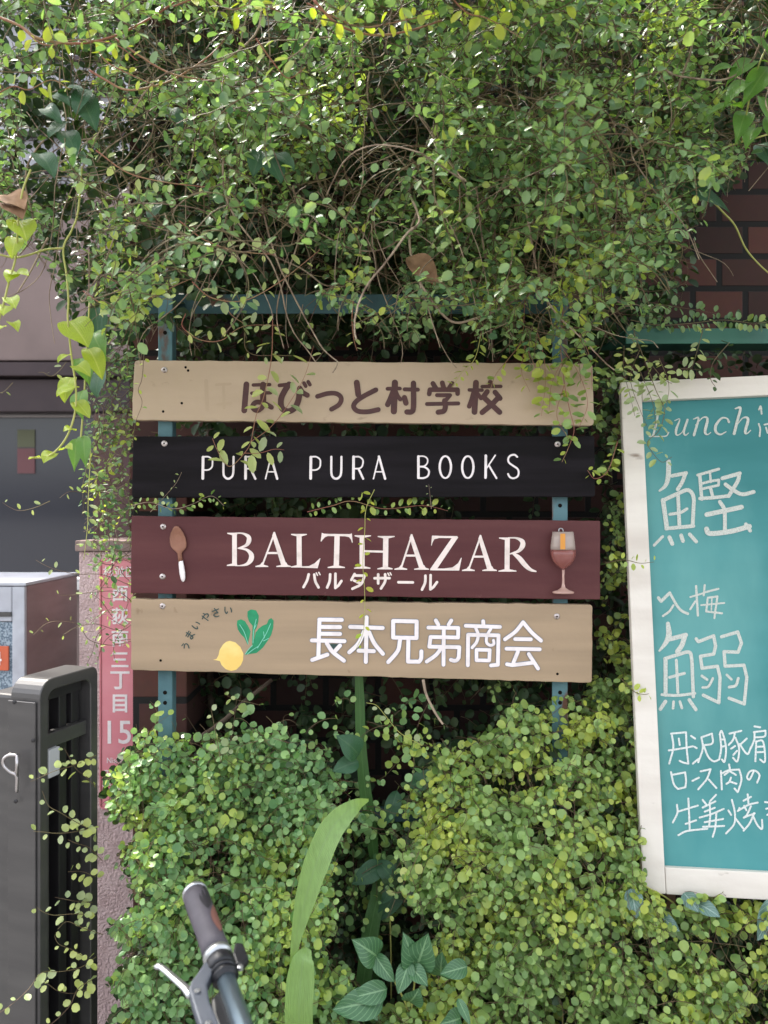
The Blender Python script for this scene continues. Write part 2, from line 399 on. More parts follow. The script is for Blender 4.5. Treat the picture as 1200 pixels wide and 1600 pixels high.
# ------------------------------------------------------------------ stucco pillar with address plate
PD = 1.78
pl = thing('gate_pillar', (P(170, 900, PD).x, PD, 0), 'pink stucco gate pillar with a grey cap stone', 'pillar')
a = P(123, 862, PD); x0, x1, zt = a.x, P(262, 0, PD).x, P(0, 862, PD).z
bm = bmesh.new(); box(bm, (x0, PD, 0), (x1, PD + .19, zt)); bmobj('shaft', bm, M['stucco'], pl, bevel=.004)
bm = bmesh.new(); box(bm, (x0 - .006, PD - .008, zt + .001), (x1 + .01, PD + .2, zt + .026)); bmobj('cap_stone', bm, M['cap'], pl, bevel=.003)
# address plate
ap = thing('address_plate', (P(188, 880, PD).x, PD, P(0, 1260, PD).z), 'narrow faded red street address plate with white Japanese characters', 'sign')
q0 = P(158, 873, PD); q1 = P(221, 1262, PD)
def round_rect(x0, z0, x1, z1, r, y, n=5):
    pts = []
    for cx, cz, a0 in ((x1-r, z1-r, 0), (x0+r, z1-r, 90), (x0+r, z0+r, 180), (x1-r, z0+r, 270)):
        for k in range(n + 1):
            t = R(a0 + 90 * k / n); pts.append(Vector((cx + r*math.cos(t), y, cz + r*math.sin(t))))
    return pts
bm = bmesh.new(); extrude_outline(bm, round_rect(q0.x, q1.z, q1.x, q0.z, .008, PD - .006), Vector((0, .005, 0)))
bmobj('panel', bm, M['plate'], ap)
bm = bmesh.new(); rr = round_rect(q0.x + .001, q1.z + .001, q1.x - .001, q0.z - .001, .008, PD - .007)
tube(bm, rr + rr[:1], .0022, 6); bmobj('rim', bm, M['plate_edge'], ap, smooth=True)

def text_mesh(name, body, px, py, h_px, d, y, mt, parent, sx=1.0, bold=0.0, align='CENTER'):
    """flat lettering on a plane facing -Y; px,py = centre of the line in the photo, at depth d"""
    c = bpy.data.curves.new('text', 'FONT'); c.body = body; c.align_x = align; c.offset = bold
    c.extrude = .02; c.resolution_u = 4
    o = bpy.data.objects.new('text', c); COL.objects.link(o)
    me = bpy.data.meshes.new_from_object(o.evaluated_get(bpy.context.evaluated_depsgraph_get()))
    bpy.data.objects.remove(o); bpy.data.curves.remove(c)
    co = np.empty(len(me.vertices) * 3); me.vertices.foreach_get('co', co); co = co.reshape(-1, 3)
    lo, hi = co.min(0), co.max(0); cc = (lo + hi) / 2
    s = h_px * d / F / (hi[1] - lo[1])
    ctr = P(px, py, d); off = parent_off(parent)
    new = np.stack([ctr.x + (co[:,0]-cc[0])*s*sx, np.full(len(co), y) - (co[:,2] > cc[2]) * .0007 , ctr.z + (co[:,1]-cc[1])*s], 1) - np.array(off)
    me.vertices.foreach_set('co', new.ravel()); me.update()
    me.materials.clear(); me.materials.append(mt)
    o = bpy.data.objects.new(name, me); return link(o, parent)

yt = PD - .0062
text_mesh('small_lettering', '杉並区', 188, 893, 17, PD, yt, M['let_white'], ap, .95, .008)
for ch, cy, hh in (('西', 927, 24), ('荻', 962, 26), ('南', 996, 27), ('三', 1030, 23), ('丁', 1062, 28), ('目', 1098, 28)):
    text_mesh('character', ch, 189, cy, hh, PD, yt, M['let_white'], ap, 1.0, .02)
text_mesh('number', '15', 188, 1143, 36, PD, yt, M['let_white'], ap, .95, .006)
for s_, cy in (('Nishiogi', 1188), ('minami', 1204), ('3-chome', 1222), ('Suginami', 1238)):
    text_mesh('small_lettering', s_, 186, cy, 11, PD, yt, M['let_white'], ap, .9, .0)

# ------------------------------------------------------------------ mailbox post with house number
MD = 1.72
mb = thing('number_post', (P(0, 900, MD).x, MD, 0), 'grey steel post box with granite panel and orange number 4 plate', 'post box')
zt = P(0, 915, MD).z; xr = P(43, 0, MD).x
bm = bmesh.new(); box(bm, (xr - .34, MD, 0), (xr, MD + .28, zt)); bmobj('body', bm, M['box_pink'], mb, bevel=.004)
bm = bmesh.new()
xa = P(23, 0, MD).x
box(bm, (xa, MD - .012, 0), (xr - .001, MD - .001, zt - .001))
bmobj('front_stile', bm, M['box_white'], mb, bevel=.002)
bm = bmesh.new(); box(bm, (xr - .335, MD - .012, P(0, 970, MD).z), (xa - .001, MD - .001, zt - .001)); bmobj('flap', bm, M['box_white'], mb, bevel=.003)
bm = bmesh.new(); box(bm, (xr - .335, MD - .016, P(0, 962, MD).z), (xa - .001, MD - .0125, P(0, 955, MD).z)); bmobj('slot_lip', bm, M['gate'], mb)
bm = bmesh.new(); box(bm, (xr - .335, MD - .008, .05), (xa - .001, MD - .001, P(0, 971, MD).z)); bmobj('stone_panel', bm, M['granular'], mb)
bm = bmesh.new(); box(bm, (xr - .342, MD - .014, zt + .0005), (xr + .003, MD + .283, zt + .008)); bmobj('lid', bm, M['box_white'], mb, bevel=.002)
bm = bmesh.new(); box(bm, (P(-34, 0, MD).x, MD - .014, P(0, 1046, MD).z), (P(18, 0, MD).x, MD - .0085, P(0, 1008, MD).z))
npl = bmobj('number_plate', bm, M['orange'], mb, bevel=.002)
text_mesh('number', '14', -4, 1027, 21, MD, MD - .0145, M['let_white'], npl, 1.0, .015)

# ------------------------------------------------------------------ folding gate
GD = 1.30
B0 = P(62, 0, GD); B0.z = 0
e1 = Vector((.95, -.312, 0)).normalized(); e2 = Vector((.312, .95, 0)).normalized()
MG = Matrix(((e1.x, e2.x, 0, B0.x), (e1.y, e2.y, 0, B0.y), (0, 0, 1, 0), (0, 0, 0, 1)))
GT = 1.213
gt = thing('folding_gate', (B0.x - .03, B0.y + .05, 0), 'dark bronze folding driveway gate with rounded top rail and side bars', 'gate')
DEP = .148
def gate_outline(inset, e):
    """side profile: depth 0..DEP, rounded top corners"""
    r = .03 - inset * .6; lo, hi, top = inset, DEP - inset, GT - inset
    pts = [(lo, .04)]
    for k in range(7):
        t = R(180 - 90*k/6); pts.append((lo + r + r*math.cos(t), top - r + r*math.sin(t)))
    r2 = .016
    for k in range(5):
        t = R(90 - 90*k/4); pts.append((hi - r2 + r2*math.cos(t), top - r2 + r2*math.sin(t)))
    pts.append((hi, .04))
    return [MG @ Vector((e, y, z)) for y, z in pts]
# hoop frame: flat bar following the outline
bm = bmesh.new()
oo = gate_outline(0, 0); ii = gate_outline(.02, 0); wv = -e1 * .062
n = len(oo)
rows = [[bm.verts.new(p) for p in oo], [bm.verts.new(p + wv) for p in oo], [bm.verts.new(p + wv) for p in ii], [bm.verts.new(p) for p in ii]]
for k in range(4):
    r0, r1 = rows[k], rows[(k+1) % 4]
    for i in range(n - 1): bm.faces.new((r0[i], r0[i+1], r1[i+1], r1[i]))
bm.faces.new([r[0] for r in rows]); bm.faces.new([r[-1] for r in rows])
bmobj('hoop_frame', bm, M['gate'], gt, bevel=.0015, seg=1)
bm = bmesh.new(); box(bm, (-.006, -.004, .04), (-.064, -.0005, GT - .035), MG)
bmobj('front_plate', bm, M['gate'], gt, bevel=.001, seg=1)
bm = bmesh.new(); box(bm, (-.044, .024, GT - .04), (-.014, .12, GT - .0205), MG); bmobj('top_rail', bm, M['gate_dark'], gt)
for yy, ww in ((.034, .02), (.066, .02), (.098, .02)):
    bm = bmesh.new(); box(bm, (-.050 + .01*(yy > .05), yy, .05), (-.028 + .01*(yy > .05), yy + ww, GT - .0405), MG)
    bmobj('bar', bm, M['gate_dark' if yy > .05 else 'gate'], gt, bevel=.002)
bm = bmesh.new(); box(bm, (-.0265, .021, P(0, 1165, 1.35).z), (-.008, .127, P(0, 1142, 1.35).z), MG); bmobj('cross_bar', bm, M['gate'], gt, bevel=.002)
bm = bmesh.new(); box(bm, (-.026, .022, P(0, 1215, 1.33).z), (-.001, .05, P(0, 1170, 1.33).z), MG); bmobj('latch_box', bm, M['grey_plastic'], gt, bevel=.003)
# second folded leaf to the left (mostly outside the frame)
bm = bmesh.new(); box(bm, (-.125, .012, .04), (-.066, .13, GT - .03), MG); bmobj('folded_leaf', bm, M['gate'], gt, bevel=.006)
# hook
hk = [P(27, 1180, GD-.006), P(14, 1180, GD-.008), P(6, 1186, GD-.008), P(6, 1196, GD-.008), P(16, 1206, GD-.008), P(26, 1213, GD-.008), P(26, 1238, GD-.006)]
bm = bmesh.new(); tube(bm, catmull(hk, 5), .0028, 8); tube(bm, [P(27, 1180, GD-.008), P(26, 1213, GD-.008)], .0028, 8)
bmobj('hook', bm, M['chrome'], gt, smooth=True)
for px, py in ((23, 1097), (52, 1157), (25, 1252)):
    bm = bmesh.new(); lathe(bm, [(.0035, 0), (.0035, .0015), (.001, .0022)], Matrix.Translation(P(px, py, GD + (.006 if px < 40 else .0) - .004)) @ Matrix.Rotation(R(90), 4, 'X'), 10)
    bmobj('screw', bm, M['gate_dark'], gt)

# ------------------------------------------------------------------ turquoise sign frame
SD = 1.5
fr = thing('sign_stand', (P(560, 0, SD+.04).x, SD + .04, 0), 'rusty turquoise steel frame of posts and rails that carries the four sign boards', 'frame')
FY = SD + .022
def fpost(name, px0, px1):
    a = P(px0, 0, FY); b = P(px1, 0, FY); bm = bmesh.new()
    box(bm, (a.x, FY, 0), (b.x, FY + .004, P(0, 462, FY).z)); box(bm, (b.x - .004, FY + .0041, 0), (b.x, FY + .03, P(0, 462, FY).z))
    o = bmobj(name, bm, M['teal_steel'], fr, bevel=.0008, seg=1)
    for py in (1082, 1098, 640, 790, 520):
        bm = bmesh.new(); lathe(bm, [(.004, 0), (.004, .0008)], Matrix.Translation(P((px0+px1)/2, py, FY) + Vector((0, -.0002, 0))) @ Matrix.Rotation(R(90), 4, 'X'), 10)
        bmobj('bolt_hole', bm, M['hole'], o)
fpost('post', 247, 269); fpost('post', 863, 887)
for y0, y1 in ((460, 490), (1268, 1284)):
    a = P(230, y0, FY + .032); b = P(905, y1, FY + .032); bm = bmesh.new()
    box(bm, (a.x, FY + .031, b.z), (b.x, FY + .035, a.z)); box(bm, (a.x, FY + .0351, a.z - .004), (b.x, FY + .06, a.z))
    bmobj('rail', bm, M['rail_shaded'], fr, bevel=.0008, seg=1)

# ------------------------------------------------------------------ lettering engine
class Ink:
    """flat paint strokes on a surface: every primitive sits a hair in front of the previous so none are coplanar"""
    def __init__(self, proj, nrm): self.v = []; self.f = []; self.k = 0; self.proj = proj; self.n = Vector(nrm)
    def face(self, pts):
        off = self.n * (.00025 + (self.k % 60) * .00002); self.k += 1
        b = len(self.v); self.v += [self.proj(x, y) + off for x, y in pts]; self.f.append(tuple(range(b, b + len(pts))))
    def stroke(self, pts, w, cap=True, smooth=True):
        pts = [Vector((p[0], p[1], p[2] if len(p) > 2 else w)) for p in pts]
        if smooth and len(pts) > 2: pts = catmull(pts, 5)
        for a, b in zip(pts, pts[1:]):
            d = Vector((b.x - a.x, b.y - a.y)); 
            if d.length < 1e-6: continue
            d.normalize(); nx, ny = -d.y, d.x; ra, rb = a.z / 2, b.z / 2
            self.face([(a.x+nx*ra, a.y+ny*ra), (b.x+nx*rb, b.y+ny*rb), (b.x-nx*rb, b.y-ny*rb), (a.x-nx*ra, a.y-ny*ra)])
        rng_ = pts if cap else pts[1:-1]
        for p in rng_:
            r = p.z / 2 * .998
            self.face([(p.x + r*math.cos(2*math.pi*k/14), p.y + r*math.sin(2*math.pi*k/14)) for k in range(14)])
    def build(self, name, m, parent): return meshobj(name, self.v, self.f, m, parent)

def crop(ox, oy, s):       # coordinates read from an enlarged crop -> photo pixels
    return lambda x, y: (ox + x / s, oy + y / s)

class Pen:
    def __init__(self, ink, cr): self.i = ink; self.c = cr; self.s = 1
    def S(self, pts, w=None, cap=True, smooth=True):
        s = 1 / (self.c(1, 0)[0] - self.c(0, 0)[0])
        q = []
        for p in pts:
            x, y = self.c(p[0], p[1]); q.append((x, y, (p[2] if len(p) > 2 else w) / s))
        self.i.stroke(q, None, cap, smooth)
    def L(self, pts, w, cap=True): self.S(pts, w, cap, False)
    def Pg(self, pts): self.i.face([self.c(*p) for p in pts])

# ------------------------------------------------------------------ sign boards
def sign_board(corners, m, label, screws, holes, thick=.02, rad=6, wav=1.0):
    tl, tr, br, bl = corners
    c = P((tl[0]+tr[0])/2, bl[1], SD)
    t = thing('sign_board', (c.x, SD, c.z), label, 'sign', 'wooden sign boards on the turquoise frame')
    pts = []
    cs = [tl, tr, br, bl]
    for i in range(4):
        p0, p1, pn = cs[i-1], cs[i], cs[(i+1) % 4]
        v0 = (Vector(p0) - Vector(p1)).normalized(); v1 = (Vector(pn) - Vector(p1)).normalized()
        P1 = Vector(p1)
        for k in range(5):
            u = k / 4; pts.append(P1 + v0 * rad * (1-u)**2 + v1 * rad * u**2)
        L = (Vector(pn) - P1).length; nn = int(L / 14)
        for k in range(1, nn):
            q = P1 + v1 * (rad + (L - 2*rad) * k / nn)
            nrm = Vector((-v1.y, v1.x)); pts.append(q + nrm * wav * (random.random() - .5) * (2.2 if random.random() < .15 else 1.0))
    bm = bmesh.new()
    extrude_outline(bm, [P(p.x, p.y, SD) for p in pts], Vector((0, thick, 0)))
    bmobj('board', bm, m, t, bevel=.0016, seg=2)
    for px, py in screws:
        bm = bmesh.new()
        lathe(bm, [(.0058, 0), (.0058, .0012), (.0042, .0024), (.0022, .0027)], Matrix.Translation(P(px, py, SD) + Vector((0, .0003, 0))) @ Matrix.Rotation(R(90), 4, 'X'), 16)
        s = bmobj('screw', bm, M['screw'], t, smooth=False)
        bm = bmesh.new(); lathe(bm, [(.0018, 0), (.0018, .0004)], Matrix.Translation(P(px, py, SD) + Vector((0, -.0024, 0))) @ Matrix.Rotation(R(90), 4, 'X'), 6)
        bmobj('drive_socket', bm, M['hole'], s)
    for px, py in holes:
        bm = bmesh.new(); lathe(bm, [(.0026, 0), (.0026, .0006)], Matrix.Translation(P(px, py, SD) + Vector((0, .0003, 0))) @ Matrix.Rotation(R(90), 4, 'X'), 10)
        bmobj('screw_hole', bm, M['hole'], t)
    return t
sproj = lambda x, y: P(x, y, SD)
NS = (0, -1, 0)
s1 = sign_board([(210,563),(926,568),(928,665),(206,656)], M['board_beige'], 'beige wooden sign board with dark brown Japanese lettering, topmost of the four', [(257,578)], [(255,643),(290,574),(294,579),(284,630)])
s2 = sign_board([(208,682),(929,681),(930,776),(206,778)], M['board_black'], 'black wooden sign board lettered PURA PURA BOOKS in thin white capitals', [(257,693),(871,694)], [], wav=.8, rad=4)
s3 = sign_board([(205,806),(938,814),(938,937),(204,927)], M['board_maroon'], 'maroon wooden sign board lettered BALTHAZAR with a spoon and a goblet fixed on it', [(255,823),(254,901)], [], wav=.5, rad=2)
s4 = sign_board([(205,936),(926,945),(925,1067),(204,1047)], M['board_tan'], 'tan wooden sign board with painted turnip and white outlined Japanese characters, lowest of the four', [(254,947),(870,963)], [(251,1032),(871,1053)], rad=5)

A = crop(360,580,5.4545); Bc = crop(580,580,5.4545)
ik = Ink(sproj, NS); p = Pen(ik, A)
p.L([(137,112),(118,335)], 50)
p.L([(195,118),(335,114)], 30); p.L([(182,188),(342,184)], 30); p.L([(278,115),(280,250)], 52)
p.S([(280,240),(276,300),(235,335),(198,322),(192,290),(225,264),(290,275),(350,308)], 42)
p.L([(418,122),(500,112)], 32); p.S([(500,112),(462,170),(432,240),(440,315),(495,342),(550,312),(582,240),(592,150)], 50)
p.S([(592,145),(615,180),(655,205)], 44); p.L([(628,102),(642,128)], 32); p.L([(663,90),(678,115)], 32)
p.S([(742,215),(830,190),(905,192),(945,230),(925,285),(862,325)], 40)
p.L([(1077,98),(1090,200)], 50)
p.S([(1240,160),(1150,205),(1075,255),(1050,300),(1085,340),(1170,346),(1260,328)], 42)
p = Pen(ik, Bc)
p.L([(138,150),(245,148)], 32); p.L([(202,98),(193,342)], 54); p.S([(190,165),(165,230),(140,285)], 46); p.S([(212,180),(228,215),(248,240)], 36)
p.L([(285,155),(398,158)], 34); p.S([(360,102),(360,300),(345,345),(305,348)], 46); p.L([(283,225),(296,272)], 46)
p.L([(526,105),(550,145)], 42); p.L([(606,100),(618,145)], 42); p.L([(690,105),(662,148)], 40)
p.L([(494,195),(500,158),(735,158),(736,192)], 40); p.L([(560,205),(672,205),(628,258)], 34)
p.S([(625,252),(632,300),(618,340),(570,350)], 44); p.L([(475,280),(742,275)], 34)
p.L([(835,160),(945,162)], 30); p.L([(893,98),(880,348)], 50); p.S([(872,185),(855,245),(835,300)], 40); p.L([(905,190),(935,232)], 34)
p.L([(1014,95),(1020,122)], 42); p.L([(945,132),(1104,130)], 30); p.L([(988,175),(958,215)], 44); p.L([(1055,180),(1098,232)], 44)
p.S([(1075,235),(1020,290),(945,352)], 46); p.S([(968,232),(1030,290),(1094,350)], 46)
ik.build('lettering', M['let_brown'], s1)
ik = Ink(sproj, NS); ik.stroke([(322,595),(324,640)], 6, True, False); ik.stroke([(338,601),(360,600)], 4, True, False); ik.stroke([(340,632),(361,630)], 4, True, False); ik.stroke([(349,600),(350,638)], 4, True, False); ik.build('faded_lettering', M['let_ghost'], s1)

ik = Ink(sproj, NS); C = crop(300,690,4.4444); D = crop(570,690,4.4444)
def pura(p, dx):
    s = lambda pts: [(q[0] + dx, *q[1:]) for q in pts]
    p.L(s([(77,108),(75,256)]), 19); p.S(s([(77,106),(115,106),(140,125),(143,150),(138,178),(115,196),(78,198)]), 11)
    p.S(s([(219,106),(219,215),(228,245),(250,258),(274,247),(287,215),(289,106)]), 15)
    p.L(s([(373,106),(372,256)]), 19); p.S(s([(373,106),(412,106),(436,125),(438,150),(430,175),(410,187),(373,188)]), 11); p.L(s([(408,190),(440,258)]), 15)
    p.L(s([(549,104),(511,258)]), 10); p.L(s([(549,104),(592,258)]), 16); p.L(s([(526,210),(578,210)]), 9)
p = Pen(ik, C); pura(p, 0); pura(p, 749)
p = Pen(ik, D)
p.L([(372,104),(372,252)], 18); p.S([(372,102),(412,103),(435,122),(432,152),(410,171),(372,173)], 10); p.S([(372,174),(412,176),(441,196),(445,218),(435,241),(408,253),(372,253)], 13)
for cx in (559, 715): p.S([(cx + 39*math.sin(2*math.pi*k/16), 177 - 76*math.cos(2*math.pi*k/16), 12 + 4*abs(math.sin(2*math.pi*k/16))) for k in range(17)])
p.L([(840,98),(838,250)], 18); p.L([(906,95),(848,182)], 10); p.L([(862,166),(914,254)], 13)
p.S([(1058,106),(1040,92),(1012,97),(996,118),(1000,145),(1030,168),(1060,190),(1068,218),(1058,244),(1030,255),(1006,246),(994,225)], 13)
ik.build('lettering', M['let_white'], s2)

ik = Ink(sproj, NS); Ec = crop(340,815,4.615); Fc = crop(590,815,4.615)
p = Pen(ik, Ec)
def stem(p, xt, yt_, xb, yb, w, st, sb):
    """roman stem with bracketed serifs; st/sb = (left,right) serif reach or None"""
    h = w / 2
    p.Pg([(xt-h, yt_), (xt+h, yt_), (xb+h, yb), (xb-h, yb)])
    for x, y, s, dr in ((xt, yt_, st, 1), (xb, yb, sb, -1)):
        if s:
            p.Pg([(x-s[0], y-3.5*dr), (x+s[1], y-3.5*dr), (x+s[1], y+3.5*dr), (x+h, y+14*dr), (x+h, y+28*dr), (x-h, y+28*dr), (x-h, y+14*dr), (x-s[0], y+3.5*dr)])
stem(p, 122, 84, 122, 316, 34, (52, 20), (55, 20))
p.S([(125,84,9),(180,85,12),(222,108,28),(226,140,34),(205,172,22),(150,192,8)], cap=False)
p.S([(145,191,8),(210,203,18),(243,238,34),(240,275,36),(212,306,22),(165,317,9),(125,317,8)], cap=False)
def letA(p, ax, ay, lx, rx, by, wt=14, wk=40):
    # thin left leg, thick right leg sharing an apex
    p.Pg([(ax-6, ay), (ax+8, ay-2), (lx+wt*.6, by), (lx-wt*.4, by)])
    p.Pg([(ax-4, ay-14), (ax+6, ay-14), (rx+wk*.5, by), (rx-wk*.5, by), (ax-14, ay+14)])
    f = .62; xl = ax + (lx-ax)*f; xr_ = ax + (rx-ax)*f; y = ay + (by-ay)*f - 8
    p.L([(xl-2, y), (xr_+4, y)], 15, False)
    p.Pg([(lx-44, by+3), (lx+48, by+3), (lx+48, by-4), (lx+14, by-14), (lx+12, by-30), (lx+2, by-30), (lx-10, by-14), (lx-44, by-4)])
    p.Pg([(rx-58, by+3), (rx+48, by+3), (rx+48, by-4), (rx+24, by-12), (rx+14, by-30), (rx-22, by-30), (rx-22, by-12), (rx-58, by-4)])
letA(p, 408, 88, 318, 482, 324)
stem(p, 588, 92, 590, 327, 36, (58, 56), (60, 20))
p.Pg([(600,332),(600,322),(660,320),(700,300),(738,264),(742,264),(722,336)])
stem(p, 862, 96, 856, 331, 38, None, (62, 62))
p.L([(765,96),(958,98)], 16, False)
p.Pg([(752,80),(768,87),(800,88),(800,103),(775,112),(758,130),(746,146),(743,140)]); p.Pg([(968,84),(955,90),(920,91),(920,106),(948,112),(962,130),(970,154),(974,150)])
stem(p, 1042, 102, 1042, 336, 36, (54, 64), (58, 60)); stem(p, 1213, 107, 1210, 341, 38, (58, 64), (58, 52)); p.L([(1050,213),(1205,217)], 15, False)
p = Pen(ik, Fc)
letA(p, 244, 104, 165, 322, 344); 
p.L([(400,110),(575,112)], 15, False); p.Pg([(392,101),(440,102),(440,119),(408,128),(396,150),(390,174),(386,170)])
p.Pg([(540,110),(582,112),(425,346),(376,346)]); p.L([(380,344),(560,346)], 14, False)
p.Pg([(480,352),(480,338),(540,330),(580,300),(602,260),(606,262),(588,353)])
letA(p, 740, 110, 652, 812, 353)
stem(p, 935, 118, 933, 357, 36, (60, 20), (62, 68))
p.S([(940,117,9),(1000,119,14),(1042,142,32),(1044,175,36),(1015,212,22),(950,234,8)], cap=False)
p.S([(975,228,16),(1020,262,34),(1060,310,34),(1100,345,24),(1145,360,8)], cap=False)
ik.build('lettering', M['let_offwhite'], s3)
ik = Ink(sproj, NS); p = Pen(ik, Ec); W = 19
p.S([(657,380),(645,425),(620,472)], W, True); p.S([(697,382),(705,430),(728,474)], W); p.L([(712,370),(721,387)], 10); p.L([(730,366),(739,382)], 10)
p.S([(812,380),(808,430),(790,475)], W); p.S([(850,376),(849,478),(870,462),(893,428)], W, smooth=False)
p.S([(988,378),(965,420)], W); p.L([(985,388),(1060,390)], W); p.S([(1060,390),(1035,450),(972,484)], W); p.L([(985,425),(1032,446)], W)
p.L([(1132,408),(1240,407)], W); p.L([(1158,380),(1158,445)], W)
p.S([(1208,380),(1208,430),(1178,482)], W); p.L([(1228,372),(1236,388)], 10); p.L([(1244,369),(1252,384)], 10)
p = Pen(ik, Fc); p.L([(150,437),(254,438)], W); p.S([(345,390),(342,440),(320,490)], W); p.S([(382,386),(380,488),(402,472),(428,436)], W, smooth=False)
ik.build('small_lettering', M['let_offwhite'], s3)

Gc = crop(470,950,6); Hc = crop(660,950,6)
def nagamoto(ink, extra, dz):
    p = Pen(ink, Gc); W = 37 + extra; L = p.L; S = p.S
    L([(174,108),(385,110)], W); L([(176,108),(165,458)], W); L([(185,176),(368,178)], W); L([(185,240),(368,242)], W); L([(105,302),(410,310)], W)
    L([(108,485),(250,435)], W); S([(245,330),(300,410),(405,492)], W); L([(368,350),(325,398)], W)
    L([(464,175),(768,186)], W); L([(617,86),(610,503)], W); S([(592,220),(540,330),(455,414)], W); S([(640,225),(690,330),(770,428)], W); L([(542,398),(685,403)], W)
    L([(866,120),(1086,125),(1084,280),(866,275),(866,120)], W); S([(930,300),(908,400),(820,505)], W); L([(1008,300),(1005,500),(1108,502)], W); S([(1108,502),(1128,470),(1130,405)], W)
    p = Pen(ink, Hc); L = p.L; S = p.S; W = 35 + extra
    L([(125,115),(148,155)], W); L([(270,115),(245,155)], W); L([(55,182),(335,185),(333,275),(76,270),(64,360),(345,366),(340,462)], W); S([(340,455),(325,485),(295,492),(266,484)], W)
    L([(200,185),(197,530)], W); S([(175,375),(125,440),(40,500)], W)
    L([(568,122),(570,152)], W); L([(405,165),(725,176)], W); S([(500,190),(522,250),(505,320),(465,370)], W-6); S([(640,195),(605,255),(600,320),(635,348),(668,335),(665,302)], W-8)
    L([(425,535),(428,250),(712,255),(706,530),(642,537)], W); L([(506,390),(630,392),(625,490),(506,488),(506,390)], W-2)
    S([(942,132),(870,220),(772,292)], W); S([(945,135),(1020,225),(1110,305)], W); L([(868,290),(1015,292)], W); L([(787,380),(1098,386)], W)
    L([(895,405),(850,515)], W); L([(792,525),(840,534),(1042,510)], W); S([(995,430),(1040,500),(1082,565)], W)
ik = Ink(sproj, NS); nagamoto(ik, 9, 0); ik.build('lettering_outline', M['let_halo'], s4)
ik = Ink(lambda x, y: P(x, y, SD) + Vector((0, -.0014, 0)), NS); nagamoto(ik, 0, 0); ik.build('lettering', M['let_white'], s4)
ik = Ink(lambda x, y: P(x, y, SD) + Vector((0, -.0028, 0)), NS); p = Pen(ik, Gc); p.Pg([(272,335),(350,335),(308,382)])
ik.build('paint_mark', M['let_dark'], s4); ik = Ink(sproj, NS)
Ic = crop(260,930,6.316)
KANA = {'う': [[(.35,.08),(.64,.17)], [(.2,.44),(.55,.33),(.76,.47),(.7,.72),(.42,.97)]],
        'ま': [[(.18,.2),(.82,.2)], [(.2,.42),(.8,.42)], [(.52,.03),(.52,.8),(.38,.94),(.2,.86),(.3,.7),(.55,.74),(.84,.92)]],
        'い': [[(.12,.15),(.15,.6),(.33,.86),(.45,.66)], [(.74,.2),(.86,.45),(.88,.66)]],
        'や': [[(.08,.48),(.5,.26),(.84,.3),(.82,.55),(.6,.62)], [(.48,.04),(.6,.2)], [(.24,.2),(.52,.96)]],
        'さ': [[(.14,.3),(.86,.2)], [(.44,.04),(.7,.58)], [(.7,.58),(.4,.56),(.2,.74),(.4,.94),(.72,.94)]]}
p = Pen(ik, Ic)
for ch, cx, cy, rot, sz in (('う',190,500,-68,84),('ま',232,392,-58,90),('い',297,298,-46,84),('や',388,215,-32,92),('さ',490,170,-14,92),('い',610,150,4,88)):
    for st in KANA[ch]:
        q = []
        for u, v in st:
            x, y = (u - .5) * sz, (v - .5) * sz; t = R(rot)
            q.append((cx + x*math.cos(t) - y*math.sin(t), cy + x*math.sin(t) + y*math.cos(t)))
        p.S(q, 10)
ik.build('small_lettering', M['let_dark'], s4)
ik = Ink(sproj, NS); p = Pen(ik, Ic)
p.Pg([(625,450),(680,465),(730,510),(760,575),(757,640),(735,690),(690,735),(640,748),(585,730),(545,690),(528,650),(495,642),(460,638),(495,628),(515,590),(525,540),(560,485),(590,460)])
ik.build('painted_turnip', M['turnip'], s4)
ik = Ink(sproj, NS); p = Pen(ik, Ic)
p.Pg([(700,250),(735,238),(775,255),(810,310),(832,360),(818,420),(802,490),(770,420),(735,385),(705,340),(695,290)])
p.Pg([(800,160),(835,140),(885,150),(912,200),(908,260),(890,320),(872,350),(862,460),(845,490),(850,300),(815,260),(800,210)])
p.Pg([(1010,240),(1035,225),(1058,250),(1055,320),(1035,390),(1000,450),(950,520),(890,570),(775,588),(845,500),(868,430),(880,370),(910,330),(950,300),(990,285)])
ik.build('painted_leaves', M['turnip_green'], s4)
ik = Ink(lambda x, y: P(x, y, SD) + Vector((0, -.0012, 0)), NS); p = Pen(ik, Ic)
for st in ([(725,290),(770,365),(808,480)], [(888,235),(865,340),(856,470)], [(868,330),(888,290)], [(1030,280),(985,380),(900,520)], [(960,360),(968,420)], [(960,450),(1010,425)], [(780,580),(815,530),(850,495)], [(800,580),(850,540),(905,505)]): p.S(st, 7)
ik.build('leaf_veins', M['turnip_light'], s4)

